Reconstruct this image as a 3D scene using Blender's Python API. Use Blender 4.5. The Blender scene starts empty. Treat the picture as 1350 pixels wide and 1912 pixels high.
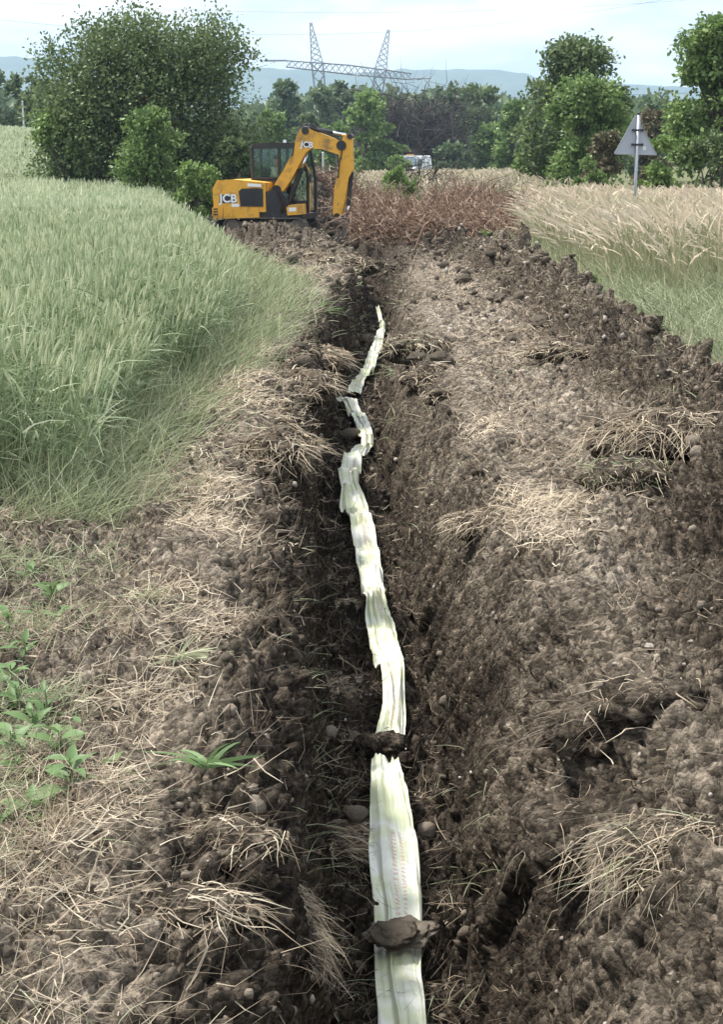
import bpy, bmesh, math, random
import numpy as np
from mathutils import Vector, Matrix

random.seed(4)
RNG = np.random.default_rng(11)
R = math.radians
S = bpy.context.scene
COL = S.collection

# ------------------------------------------------------------------ camera
PITCH = math.atan(656 / 2700)          # horizon at row 300 of the 1912-row photograph
CAM_H = 1.6
F = 2700.0
cam_d = bpy.data.cameras.new('camera')
cam_d.sensor_fit = 'VERTICAL'; cam_d.sensor_height = 24.0
cam_d.lens = 24.0 * F / 1912
cam_d.clip_start = 0.05; cam_d.clip_end = 12000
cam = bpy.data.objects.new('camera', cam_d); COL.objects.link(cam)
cam.location = (0, 0, CAM_H); cam.rotation_euler = (math.pi / 2 - PITCH, 0, 0)
S.camera = cam

# ------------------------------------------------------------------ sky, sun, exposure
SUN_EL, SUN_AZ = R(60), R(-66)          # azimuth from +Y towards +X: high sun ahead on the left
w = bpy.data.worlds.new('World'); S.world = w; w.use_nodes = True
nt = w.node_tree; nt.nodes.clear()
def N(t, kind, **kw):
    n = t.nodes.new(kind)
    for k, v in kw.items(): setattr(n, k, v)
    return n
out = N(nt, 'ShaderNodeOutputWorld'); bg = N(nt, 'ShaderNodeBackground')
sky = N(nt, 'ShaderNodeTexSky', sky_type='NISHITA', sun_disc=False)
sky.sun_elevation = SUN_EL; sky.sun_rotation = SUN_AZ; sky.air_density = 1.0; sky.dust_density = 1.5; sky.ozone_density = 1.5
tc = N(nt, 'ShaderNodeTexCoord'); mp = N(nt, 'ShaderNodeMapping'); mp.inputs['Scale'].default_value = (1.0, 1.0, 3.6)
mp.inputs['Location'].default_value = (0.37, 0.2, 0.05)
n1 = N(nt, 'ShaderNodeTexNoise'); n1.inputs['Scale'].default_value = 4.2; n1.inputs['Detail'].default_value = 7; n1.inputs['Roughness'].default_value = .55
n1.inputs['Distortion'].default_value = .5
cr = N(nt, 'ShaderNodeValToRGB'); cr.color_ramp.elements[0].position = .34; cr.color_ramp.elements[1].position = .56
mx = N(nt, 'ShaderNodeMix', data_type='RGBA')
n2 = N(nt, 'ShaderNodeTexNoise'); n2.inputs['Scale'].default_value = 7.5; n2.inputs['Detail'].default_value = 5
cr2 = N(nt, 'ShaderNodeValToRGB')
cr2.color_ramp.elements[0].color = (5.3, 6.0, 7.4, 1); cr2.color_ramp.elements[0].position = .40
cr2.color_ramp.elements[1].color = (10.4, 10.6, 10.6, 1); cr2.color_ramp.elements[1].position = .60
L = nt.links.new
L(tc.outputs['Generated'], mp.inputs['Vector']); L(mp.outputs[0], n1.inputs['Vector']); L(mp.outputs[0], n2.inputs['Vector'])
L(n1.outputs['Fac'], cr.inputs[0]); L(n2.outputs['Fac'], cr2.inputs[0])
ma = N(nt, 'ShaderNodeMath', operation='MULTIPLY_ADD'); ma.inputs[1].default_value = .42; ma.inputs[2].default_value = .56
L(cr.outputs['Color'], ma.inputs[0])
L(ma.outputs[0], mx.inputs['Factor']); L(sky.outputs[0], mx.inputs['A']); L(cr2.outputs['Color'], mx.inputs['B'])
L(mx.outputs['Result'], bg.inputs['Color']); bg.inputs['Strength'].default_value = 0.09
L(bg.outputs[0], out.inputs['Surface'])

sl = bpy.data.lights.new('sun', 'SUN'); sl.energy = 3.8; sl.angle = R(7); sl.color = (1, .965, .91)
so = bpy.data.objects.new('sun', sl); COL.objects.link(so)
sd = Vector((math.sin(SUN_AZ) * math.cos(SUN_EL), math.cos(SUN_AZ) * math.cos(SUN_EL), math.sin(SUN_EL)))
so.rotation_euler = sd.to_track_quat('Z', 'Y').to_euler(); so.location = (0, 0, 60)
vs = S.view_settings
vs.view_transform = 'Standard'; vs.look = 'None'; vs.gamma = 1; vs.use_curve_mapping = False
vs.exposure = 1.02

# ------------------------------------------------------------------ pixel -> world helpers (photo pixels)
def ang(py): return PITCH + math.atan((py - 956) / F)
def at_y(px, py, d):
    """point on the pixel's ray at world Y = d"""
    cx, cy, cz = (px - 675) / F, -(py - 956) / F, -1.0
    c, s = math.cos(PITCH), math.sin(PITCH)
    dy = c + cy * s; dz = cy * c - s
    return Vector((cx / dy * d, d, CAM_H + dz / dy * d))
def at_z(px, py, z):
    return at_y(px, py, (CAM_H - z) / math.tan(ang(py)))

# ------------------------------------------------------------------ numpy noise
def _h(ix, iy, iz, seed):
    h = (ix.astype(np.int64) * 374761393 + iy.astype(np.int64) * 668265263 + iz.astype(np.int64) * 2147483647 + seed * 974634777) & 0xFFFFFFFF
    h = ((h ^ (h >> 13)) * 1274126177) & 0xFFFFFFFF
    h = ((h ^ (h >> 16)) * 2246822519) & 0xFFFFFFFF
    return ((h ^ (h >> 15)) & 0xFFFFFF) / float(0xFFFFFF)
def vnoise(p, seed=0):
    f = np.floor(p); t = p - f; t = t * t * t * (t * (t * 6 - 15) + 10)
    i = f.astype(np.int64); r = 0
    for a in (0, 1):
        for b in (0, 1):
            for c in (0, 1):
                wgt = (t[:, 0] if a else 1 - t[:, 0]) * (t[:, 1] if b else 1 - t[:, 1]) * (t[:, 2] if c else 1 - t[:, 2])
                r = r + wgt * _h(i[:, 0] + a, i[:, 1] + b, i[:, 2] + c, seed)
    return r * 2 - 1
def fbm(p, octv=4, seed=0, rough=.5):
    a, s, tot = 1, 0, 0
    for o in range(octv):
        s = s + a * vnoise(p * (2.03 ** o) + 17.3 * o, seed + o); tot += a; a *= rough
    return s / tot
def worley(p, seed=0):
    i = np.floor(p).astype(np.int64); f1 = np.full(len(p), 9.0); f2 = np.full(len(p), 9.0); cid = np.zeros(len(p))
    for a in (-1, 0, 1):
        for b in (-1, 0, 1):
            for c in (-1, 0, 1):
                x, y, z = i[:, 0] + a, i[:, 1] + b, i[:, 2] + c
                q = np.stack([x + _h(x, y, z, seed), y + _h(x, y, z, seed + 7), z + _h(x, y, z, seed + 13)], 1)
                d = np.sqrt(((q - p) ** 2).sum(1))
                m = d < f1
                f2 = np.where(m, f1, np.minimum(f2, d)); cid = np.where(m, _h(x, y, z, seed + 29), cid); f1 = np.where(m, d, f1)
    return f1, f2, cid
def sstep(a, b, x):
    t = np.clip((x - a) / (b - a), 0, 1); return t * t * (3 - 2 * t)

# ------------------------------------------------------------------ object helpers
def tag(o, label=None, cat=None, group=None, kind=None):
    if label: o['label'] = label
    if cat: o['category'] = cat
    if group: o['group'] = group
    if kind: o['kind'] = kind
    return o
def empty(name, loc=(0, 0, 0), rz=0.0, label=None, cat=None, group=None):
    o = bpy.data.objects.new(name, None); COL.objects.link(o); o.location = loc; o.rotation_euler = (0, 0, rz)
    o.empty_display_size = .2
    return tag(o, label, cat, group)
def link(name, me, mat=None, parent=None, loc=None):
    o = bpy.data.objects.new(name, me); COL.objects.link(o)
    if mat is not None and len(me.materials) == 0: me.materials.append(mat)
    if parent is not None: o.parent = parent
    if loc is not None: o.location = loc
    return o
def np_mesh(name, v, faces, smooth=False, attrs=None):
    """faces: list of int arrays (M,k)"""
    me = bpy.data.meshes.new(name)
    v = np.asarray(v, np.float32)
    faces = [np.asarray(f, np.int32) for f in faces if len(f)]
    me.vertices.add(len(v)); me.vertices.foreach_set('co', v.ravel())
    nl = sum(f.size for f in faces); nf = sum(len(f) for f in faces)
    me.loops.add(nl); me.polygons.add(nf)
    me.loops.foreach_set('vertex_index', np.concatenate([f.ravel() for f in faces]))
    tot = np.concatenate([np.full(len(f), f.shape[1], np.int32) for f in faces])
    st = np.concatenate([[0], np.cumsum(tot)[:-1]]).astype(np.int32)
    me.polygons.foreach_set('loop_start', st)
    me.polygons.foreach_set('use_smooth', np.full(nf, smooth, bool))
    for k, a in (attrs or {}).items():
        at = me.attributes.new(k, 'FLOAT', 'POINT'); at.data.foreach_set('value', np.asarray(a, np.float32))
    me.update(calc_edges=True)
    return me

def blades(base, dirv, length, width, droop, K=3, rnd=None, prof=None, side=None, curl=0.0, rng=RNG):
    """N flat tapering strips. base (N,3), dirv (N,3) unit, droop (N,3) added as t^2. returns v, quads, rnd, t"""
    n = len(base)
    if prof is None: prof = np.linspace(1, .12, K + 1) ** .8
    t = np.linspace(0, 1, K + 1)
    length = np.broadcast_to(length, n); width = np.broadcast_to(width, n)
    c = base[:, None, :] + dirv[:, None, :] * (length[:, None] * t)[:, :, None] + droop[:, None, :] * (t ** 2)[None, :, None]
    if curl:
        j = rng.normal(0, 1, (n, 3))
        c = c + j[:, None, :] * (curl * length[:, None] * np.sin(t * math.pi * 1.5)[None, :])[:, :, None]
    if side is None:
        r = rng.normal(0, 1, (n, 3)); side = np.cross(dirv, r)
    side = side / (np.linalg.norm(side, axis=1, keepdims=True) + 1e-9)
    off = side[:, None, :] * (width[:, None] * prof[None, :])[:, :, None] * .5
    v = np.stack([c - off, c + off], 2).reshape(-1, 3)
    b = (np.arange(n) * (K + 1) * 2)[:, None] + (np.arange(K) * 2)[None, :]
    b = b.ravel()
    q = np.stack([b, b + 1, b + 3, b + 2], 1)
    if rnd is None: rnd = rng.random(n)
    return v, q, np.repeat(rnd, (K + 1) * 2), np.tile(np.repeat(t, 2), n)
class Bag:
    """collects strips / shapes into one mesh"""
    def __init__(s): s.v, s.f, s.a, s.t, s.n = [], [], [], [], 0
    def add(s, v, f, a, t=None):
        s.v.append(v); s.f.append(np.asarray(f) + s.n); s.a.append(np.broadcast_to(a, len(v))); s.t.append(np.zeros(len(v)) if t is None else t); s.n += len(v)
    def mesh(s, name, smooth=False):
        by = {}
        for f in s.f: by.setdefault(f.shape[1], []).append(f)
        return np_mesh(name, np.concatenate(s.v), [np.concatenate(x) for x in by.values()], smooth, {'rnd': np.concatenate(s.a), 'along': np.concatenate(s.t)})
def tube(pts, rad, k=6, rnd=.5):
    pts = np.asarray(pts, float); n = len(pts); rad = np.broadcast_to(rad, n)
    tan = np.gradient(pts, axis=0); tan /= np.linalg.norm(tan, axis=1, keepdims=True) + 1e-9
    ref = np.array([0, 0, 1.0]) if abs(tan[0][2]) < .9 else np.array([1.0, 0, 0])
    a = np.cross(tan, ref); a /= np.linalg.norm(a, axis=1, keepdims=True) + 1e-9; b = np.cross(tan, a)
    th = np.arange(k) * 2 * math.pi / k
    v = (pts[:, None, :] + rad[:, None, None] * (np.cos(th)[None, :, None] * a[:, None, :] + np.sin(th)[None, :, None] * b[:, None, :])).reshape(-1, 3)
    i = (np.arange(n - 1) * k)[:, None]; j = np.arange(k)[None, :]; j2 = (j + 1) % k
    q = np.stack([i + j, i + j2, i + k + j2, i + k + j], 2).reshape(-1, 4)
    return v, q, np.full(len(v), rnd)

# ------------------------------------------------------------------ materials
def mat(name, rough=.8, spec=.3):
    m = bpy.data.materials.new(name); m.use_nodes = True
    t = m.node_tree; b = t.nodes['Principled BSDF']; b.inputs['Roughness'].default_value = rough
    b.inputs['Specular IOR Level'].default_value = spec
    return m, t, b
def ramp(t, fac, stops):
    n = N(t, 'ShaderNodeValToRGB'); e = n.color_ramp.elements
    while len(e) < len(stops): e.new(.5)
    for i, (p, c) in enumerate(stops): e[i].position = p; e[i].color = (*c, 1)
    t.links.new(fac, n.inputs[0]); return n.outputs['Color']
def attr(t, name): return N(t, 'ShaderNodeAttribute', attribute_name=name).outputs['Fac']
def noise(t, scale, detail=4, rough=.6, vec=None, dist=0):
    n = N(t, 'ShaderNodeTexNoise'); n.inputs['Scale'].default_value = scale; n.inputs['Detail'].default_value = detail
    n.inputs['Roughness'].default_value = rough; n.inputs['Distortion'].default_value = dist
    if vec is None: vec = N(t, 'ShaderNodeTexCoord').outputs['Object']
    t.links.new(vec, n.inputs['Vector']); return n.outputs['Fac']
def mixc(t, f, a, b, mode='MIX'):
    n = N(t, 'ShaderNodeMix', data_type='RGBA', blend_type=mode)
    for k, v in (('Factor', f), ('A', a), ('B', b)):
        if isinstance(v, (int, float)): n.inputs[k].default_value = v
        elif isinstance(v, tuple): n.inputs[k].default_value = (*v, 1)
        else: t.links.new(v, n.inputs[k])
    return n.outputs['Result']
def mth(t, op, a, b=0.0, c=None):
    n = N(t, 'ShaderNodeMath', operation=op)
    for i, v in enumerate((a, b, c)):
        if v is None: continue
        if isinstance(v, (int, float)): n.inputs[i].default_value = v
        else: t.links.new(v, n.inputs[i])
    return n.outputs[0]
def bump(t, b, h, strength=.5, dist=.01):
    n = N(t, 'ShaderNodeBump'); n.inputs['Strength'].default_value = strength; n.inputs['Distance'].default_value = dist
    t.links.new(h, n.inputs['Height']); t.links.new(n.outputs[0], b.inputs['Normal'])
M = {}
def soil_mat():
    m, t, b = mat('soil', .96, .08)
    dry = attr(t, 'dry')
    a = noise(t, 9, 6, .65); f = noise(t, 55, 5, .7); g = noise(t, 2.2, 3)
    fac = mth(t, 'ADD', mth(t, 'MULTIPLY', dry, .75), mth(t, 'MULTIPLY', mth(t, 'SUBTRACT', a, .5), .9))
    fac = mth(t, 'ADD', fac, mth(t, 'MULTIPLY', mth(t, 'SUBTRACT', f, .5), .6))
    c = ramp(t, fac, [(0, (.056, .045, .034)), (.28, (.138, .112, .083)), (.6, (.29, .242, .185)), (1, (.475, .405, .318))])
    c = mixc(t, mth(t, 'MULTIPLY', g, .35), c, (.105, .078, .058))
    v = N(t, 'ShaderNodeTexVoronoi'); v.inputs['Scale'].default_value = 46
    t.links.new(N(t, 'ShaderNodeTexCoord').outputs['Object'], v.inputs['Vector'])
    pick = mth(t, 'GREATER_THAN', N(t, 'ShaderNodeSeparateColor').outputs[0], .93)
    sc = pick.node.inputs[0].links[0].from_node; t.links.new(v.outputs['Color'], sc.inputs[0])
    dot = mth(t, 'MULTIPLY', pick, mth(t, 'LESS_THAN', v.outputs['Distance'], .3))
    c = mixc(t, mth(t, 'MULTIPLY', dot, .75), c, (.30, .26, .21))
    t.links.new(c, b.inputs['Base Color'])
    hs = mth(t, 'ADD', f, mth(t, 'MULTIPLY', noise(t, 160, 4, .7), .5))
    for sc_, wt in ((27, .9), (62, .5)):
        vv = N(t, 'ShaderNodeTexVoronoi'); vv.inputs['Scale'].default_value = sc_; vv.inputs['Randomness'].default_value = 1
        wv = N(t, 'ShaderNodeVectorMath', operation='ADD'); nz = N(t, 'ShaderNodeTexNoise'); nz.inputs['Scale'].default_value = sc_ * .8
        t.links.new(N(t, 'ShaderNodeTexCoord').outputs['Object'], nz.inputs['Vector'])
        scv = N(t, 'ShaderNodeVectorMath', operation='SCALE'); scv.inputs['Scale'].default_value = .9 / sc_; t.links.new(nz.outputs['Color'], scv.inputs[0])
        t.links.new(N(t, 'ShaderNodeTexCoord').outputs['Object'], wv.inputs[0]); t.links.new(scv.outputs[0], wv.inputs[1]); t.links.new(wv.outputs[0], vv.inputs['Vector'])
        hs = mth(t, 'SUBTRACT', hs, mth(t, 'MULTIPLY', vv.outputs['Distance'], wt))
        sp_ = N(t, 'ShaderNodeSeparateColor'); t.links.new(vv.outputs['Color'], sp_.inputs[0])
        c = mixc(t, 1.0, c, ramp(t, sp_.outputs[0], [(0, (.50,) * 3), (.5, (.95,) * 3), (1, (1.5,) * 3)]), 'MULTIPLY')
    t.links.new(c, b.inputs['Base Color'])
    bump(t, b, hs, 1.0, .03)
    return m
M['soil'] = soil_mat()
def plant_mat(name, stops, rough=.6, trans=.35, along=None, spec=.2):
    m, t, b = mat(name, rough, spec)
    c = ramp(t, attr(t, 'rnd'), stops)
    if along is not None:
        c = mixc(t, ramp(t, attr(t, 'along'), [(along[0], (0, 0, 0)), (along[1], (1, 1, 1))]), c, along[2])
    t.links.new(c, b.inputs['Base Color'])
    if trans:
        tr = N(t, 'ShaderNodeBsdfTranslucent'); t.links.new(c, tr.inputs['Color'])
        mxs = N(t, 'ShaderNodeMixShader'); mxs.inputs[0].default_value = trans
        t.links.new(b.outputs[0], mxs.inputs[1]); t.links.new(tr.outputs[0], mxs.inputs[2])
        t.links.new(mxs.outputs[0], t.nodes['Material Output'].inputs['Surface'])
    return m
def flat_mat(name, col, rough=.5, metal=0.0, spec=.4, var=.12, scale=6, dirt=None):
    m, t, b = mat(name, rough, spec); b.inputs['Metallic'].default_value = metal
    n = noise(t, scale, 5, .65)
    c = mixc(t, mth(t, 'MULTIPLY', n, var * 2), col, tuple(x * .45 for x in col))
    if dirt:
        d = ramp(t, noise(t, 3.1, 6, .7, dist=.4), [(.5, (0, 0, 0)), (.68, (1, 1, 1))])
        c = mixc(t, mth(t, 'MULTIPLY', d, dirt), c, (.10, .078, .058))
    t.links.new(c, b.inputs['Base Color'])
    t.links.new(ramp(t, n, [(0, (rough * .8,) * 3), (1, (min(1, rough * 1.3),) * 3)]), b.inputs['Roughness'])
    return m

M['straw'] = plant_mat('straw', [(0, (.17, .13, .09)), (.35, (.32, .25, .175)), (.7, (.48, .40, .29)), (1, (.64, .56, .42))], .7, .2)
M['root'] = plant_mat('root', [(0, (.07, .052, .038)), (.5, (.16, .125, .09)), (1, (.33, .27, .20))], .8, .1)
M['wheat'] = plant_mat('wheat', [(0, (.10, .145, .070)), (.35, (.225, .29, .150)), (.7, (.40, .46, .275)), (1, (.62, .63, .44))], .45, .3)
M['verge'] = plant_mat('verge_grass', [(0, (.14, .17, .085)), (.5, (.30, .34, .19)), (1, (.54, .55, .37))], .55, .35)
M['tan'] = plant_mat('seed_grass', [(0, (.22, .25, .12)), (.4, (.42, .38, .25)), (1, (.68, .56, .43))], .7, .3)
M['weed'] = plant_mat('weed_leaf', [(0, (.10, .17, .06)), (1, (.24, .34, .15))], .45, .3)
M['bark'] = flat_mat('bark', (.085, .068, .052), .95, var=.4, scale=20)

# ------------------------------------------------------------------ terrain
def I(d, xs, ys): return np.interp(d, xs, ys)
TD = [0, 3.2, 4.5, 6.5, 9.6, 11.7, 15.6, 18.5, 21.6, 27, 33, 38, 70]
TL = [-.10, -.12, -.138, -.217, -.31, -.32, -.27, -.10, .04, .05, -.42, -.80, -1.6]
TR = [.43, .43, .41, .36, .27, .20, .26, .36, .44, .42, .0, -.32, -1.0]
HX = ([0, 3, 5, 7, 9, 16, 22, 28, 34], [1.5, 1.5, 1.62, 1.95, 2.15, 2.2, 1.95, 1.7, 1.6])
HH = ([0, 3, 5, 9, 16, 22, 28, 34], [.26, .26, .26, .22, .34, .44, .22, 0])
def base_h(x, y):
    """broad lie of the land"""
    x = np.asarray(x, float); y = np.asarray(y, float)
    z = np.interp(y, [0, 20, 38, 70, 120, 400, 1500, 6000], [0, 0, -.3, .05, .15, 2.0, 8, 20])
    left = sstep(2.5, 26, -x) * sstep(22, 105, y)
    z = z + left * np.interp(y, [22, 105, 300, 1000], [2.2, 2.9, 3.0, 0])
    z = z + .18 * sstep(2.3, 4.5, x) * (1 - sstep(60, 120, y))
    return z
def profile(x, d):
    z = base_h(x, np.full_like(x, d))
    n1 = math.sin(d * 1.7) * .05 + math.sin(d * 3.9 + 1) * .04 + math.sin(d * 0.63) * .05
    n2 = math.sin(d * 1.3 + 2) * .06 + math.sin(d * 3.1 + .4) * .05
    L0, R0 = I(d, TD, TL), I(d, TD, TR)
    dep = I(d, [0, 28, 34, 38, 41, 43], [.9, .9, .75, .6, .25, 0]) + math.sin(d * .9) * .03
    px_ = [L0 - .66 + n1, L0 - .40 + n1 * .8, L0 - .17 + n1 * .5, L0 - .08 + n1 * .2, L0 - .03, L0 + .02, (L0 + R0) / 2, R0 - .02, R0 + .08, R0 + .19 + n2 * .3, R0 + .29 + n2 * .7, R0 + .45 + n2, R0 + .62 + n2]
    q_ = dep / .9
    pz_ = [0, .02, -.02, -.14 * q_, -.55 * q_, -dep * .97, -dep, -dep * .97, -.58 * dep, -.26 * dep, -.04 * dep, .03, 0]
    z = z + np.interp(x, px_, pz_)
    # spoil heap on the right, soil mound behind the machine
    hx, hh = I(d, *HX), I(d, *HH)
    s = np.where(x < hx, .46, .34)
    z = z + hh * (1 + .18 * math.sin(d * 2.1) + .12 * math.sin(d * 4.3)) * np.exp(-((x - hx) / s) ** 2)
    z = z + .05 * np.exp(-((x - L0 + .5) / .22) ** 2) * (1 + math.sin(d * 2.7))
    z = z + 1.25 * np.exp(-((x + 1.75) / .85) ** 2) * sstep(41, 47, d) * (1 - sstep(57, 63, d))
    z = z + .40 * np.exp(-((x + 2.2) / 1.2) ** 2) * sstep(33.5, 35.2, d) * (1 - sstep(35.2, 36.8, d))
    return z
ds = [1.7]
while ds[-1] < 64: ds.append(ds[-1] * (1.0026 if ds[-1] < 8 else 1.0036 if ds[-1] < 22 else 1.0065))
ds = np.array(ds); NR = len(ds)
NC_CORE, XMIN, XMAX = 370, -5.0, 6.5
rows = []
for d in ds:
    a, b = max(XMIN + .3, -.31 * d - .1), min(XMAX - .3, .31 * d + .1)
    xs = np.linspace(a, b, 2400); zs = profile(xs, d)
    sl_ = np.hypot(np.diff(xs), np.diff(zs) * .8); cum = np.concatenate([[0], np.cumsum(sl_)])
    xc = np.interp(np.linspace(0, cum[-1], NC_CORE), cum, xs)
    xr = np.concatenate([np.linspace(XMIN, a, 13)[:-1], xc, np.linspace(b, XMAX, 13)[1:]])
    rows.append(np.stack([xr, np.full_like(xr, d), profile(xr, d)], 1))
G = np.array(rows); NCc = G.shape[1]
def grid_normals(G):
    du = np.gradient(G, axis=1); dv = np.gradient(G, axis=0)
    n = np.cross(du, dv); n /= np.linalg.norm(n, axis=2, keepdims=True) + 1e-12
    return n
P = G.reshape(-1, 3); NRM = grid_normals(G).reshape(-1, 3)
x, y = P[:, 0], P[:, 1]
Lx, Rx = np.interp(y, TD, TL), np.interp(y, TD, TR)
hxv, hhv = np.interp(y, *HX), np.interp(y, *HH)
tr_in = sstep(-.50, -.12, x - Lx) * (1 - sstep(.10, .48, x - Rx))          # 1 in the trench
heap = np.exp(-((x - hxv) / .5) ** 2) * sstep(0, .2, hhv)
leftz = (1 - sstep(-.62, -.36, x - Lx))
path = sstep(.40, .62, x - Rx) * (1 - sstep(-.75, -.35, x - hxv)) * (1 - sstep(24, 32, y))
digz = sstep(22, 27, y)
big = fbm(P * np.array([2.2, 2.2, 2.2]), 4, 3)
w1, w1b, id1 = worley(P * 6.5 + .2 * big[:, None], 5)
w2, w2b, id2 = worley(P * 15 + .2, 9)
w3, w3b, id3 = worley(P * 34, 15)
fin = fbm(P * 22, 4, 21, .6)
rut = fbm(P * np.array([3.2, 21, 12]), 4, 31, .6)
a1 = .20 * heap + .085 * tr_in + .050 * leftz + .025 * path + .11 * digz
a2 = .13 * heap + .10 * tr_in + .06 * leftz + .028 * path + .07 * digz
a3 = .065 * heap + .050 * tr_in + .040 * leftz + .024 * path + .02 * digz
dome = lambda q, r_: np.sqrt(np.clip(1 - (q / r_) ** 2, 0, 1)) * r_
lump1 = (.5 * dome(w1, .72) + .5 * .62 * sstep(0, .3, w1b - w1)) * (0.2 + id1 * 1.15); plate = lambda a_, b_: .62 * sstep(0, .32, b_ - a_)
lump2 = (.45 * dome(w2, .72) + .55 * plate(w2, w2b)) * (.1 + id2 * 1.3); lump3 = (.3 * dome(w3, .72) + .7 * plate(w3, w3b)) * (.1 + 1.3 * id3)
crk = (1 - sstep(0, .16, w1b - w1)) * .05 * (heap + tr_in + .8 * digz + .25 * leftz) + (1 - sstep(0, .2, w2b - w2)) * .022 * (heap + tr_in + .4 * leftz + .12 * path)
lip = np.exp(-((x - Lx + .30) / .19) ** 2) + np.exp(-((x - Rx - .44) / .19) ** 2)
lip = lip * (y < 34) * sstep(-.15, .3, fbm(P * 1.1, 2, 101))
w0, w0b, id0 = worley(P * np.array([2.6, 2.2, 2.6]) + .35 * big[:, None], 103)
wh, whb, idh = worley(P * 3.4 + .3 * big[:, None], 107)
macro = lip * (dome(w0, .75) * (.1 + 1.1 * id0) * .26 - .05 - .07 * (1 - sstep(0, .2, w0b - w0))) + (heap * sstep(0, .2, hhv) + .8 * digz) * (dome(wh, .75) * (.1 + idh) * .20 - .05 - .06 * (1 - sstep(0, .2, whb - wh)))
rid = (1 - np.abs(fbm(P * np.array([.75, 2.6, .75]) + .4 * big[:, None], 3, 111, .45)) * 2.2); rid = np.clip(rid, -.3, 1)
rid = np.sign(rid) * rid ** 2 - .35
macro = macro + rid * (.12 * heap * sstep(0, .2, hhv) + .055 * path * sstep(.5, .9, x - Rx) + .05 * leftz) * (y < 34)
gate = sstep(-.35, .35, fbm(P * 1.7, 3, 77))
disp = a1 * (lump1 - .3) * (.4 + 1.0 * gate) + a2 * (lump2 - .25) * (.5 + .8 * (1 - gate)) + a3 * (lump3 - .2) + .05 * big * (.4 + tr_in + heap + digz) + .022 * fin
disp += (rut * (.060 * path + .045 * leftz) + .024 * path * np.sin(y * 62 + 2.5 * big + 3 * x) * sstep(-.2, .4, fbm(P * 2.3, 2, 91))) * (1 - sstep(26, 30, y)) - crk
steep = 1 - sstep(.30, .75, NRM[:, 2])
disp = disp * (1 - .85 * steep) + macro
sw = P[:, 1] + .55 * P[:, 2]
strat = fbm(np.stack([P[:, 0] * 2, sw * 9, P[:, 2] * 1.2], 1) + .3 * big[:, None], 4, 41)
disp += strat * .085 * steep * tr_in
edge = np.minimum(1, np.minimum(x - XMIN, XMAX - x) / .4)
P2 = P + NRM * (disp * np.clip(edge, 0, 1))[:, None]
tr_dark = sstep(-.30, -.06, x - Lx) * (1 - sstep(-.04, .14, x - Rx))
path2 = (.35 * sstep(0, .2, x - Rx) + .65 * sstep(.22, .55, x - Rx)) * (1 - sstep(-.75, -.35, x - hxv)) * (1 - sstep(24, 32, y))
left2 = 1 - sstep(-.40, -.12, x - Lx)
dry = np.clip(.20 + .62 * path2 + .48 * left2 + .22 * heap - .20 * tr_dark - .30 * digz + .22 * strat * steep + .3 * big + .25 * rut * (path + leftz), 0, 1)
ii = (np.arange(NR - 1) * NCc)[:, None] + np.arange(NCc - 1)[None, :]
ii = ii.ravel(); Q = np.stack([ii, ii + 1, ii + NCc + 1, ii + NCc], 1)
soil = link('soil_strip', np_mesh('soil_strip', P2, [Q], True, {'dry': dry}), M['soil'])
tag(soil, 'freshly dug brown soil with an open cable trench', kind='structure')
GN = grid_normals(P2.reshape(NR, NCc, 3)).reshape(-1, 3)
G2 = P2.reshape(NR, NCc, 3)
CA = np.linalg.norm(np.cross(np.gradient(G2, axis=1), np.gradient(G2, axis=0)), axis=2).ravel()
def pick(n, wgt, p=.65, rng=RNG):
    wv = wgt * CA ** p; wv = wv / wv.sum()
    return rng.choice(len(P2), n, p=wv)
def soil_z(x0, y0):
    r = min(NR - 1, max(0, int(np.searchsorted(ds, y0)))); row = G2[r]
    return float(np.interp(x0, row[:, 0], row[:, 2]))

# far ground: one sheet to the horizon, sunk under the dug strip
gx = np.concatenate([-np.geomspace(5500, 34, 34), np.linspace(-30, -5.6, 26), [-4.6, -4.0, 0, 5.5, 6.1, 6.9], np.linspace(8, 30, 16), np.geomspace(34, 5500, 34)])
gy = np.concatenate([[-400, -100, -30, -8, -1, 1.0, 1.9], np.linspace(3, 62, 60), [63.2, 64.5], np.linspace(68, 130, 30), np.geomspace(140, 6500, 40)])
X, Y = np.meshgrid(gx, gy)
Z = base_h(X, np.maximum(Y, 0))
inside = (X > -4.8) & (X < 6.3) & (Y > 1.8) & (Y < 63.5)
Z = np.where(inside, Z - 1.6, Z - .02)
nx = len(gx); ii = ((np.arange(len(gy) - 1) * nx)[:, None] + np.arange(nx - 1)[None, :]).ravel()
m, t, b = mat('field_ground', .95, .1)
c = ramp(t, noise(t, .6, 6, .65), [(.3, (.075, .09, .038)), (.5, (.12, .13, .06)), (.7, (.16, .135, .085))])
t.links.new(c, b.inputs['Base Color']); M['ground'] = m
ground = link('ground', np_mesh('ground', np.stack([X, Y, Z], 2).reshape(-1, 3), [np.stack([ii, ii + 1, ii + nx + 1, ii + nx], 1)], True), m)
tag(ground, kind='structure')

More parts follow.
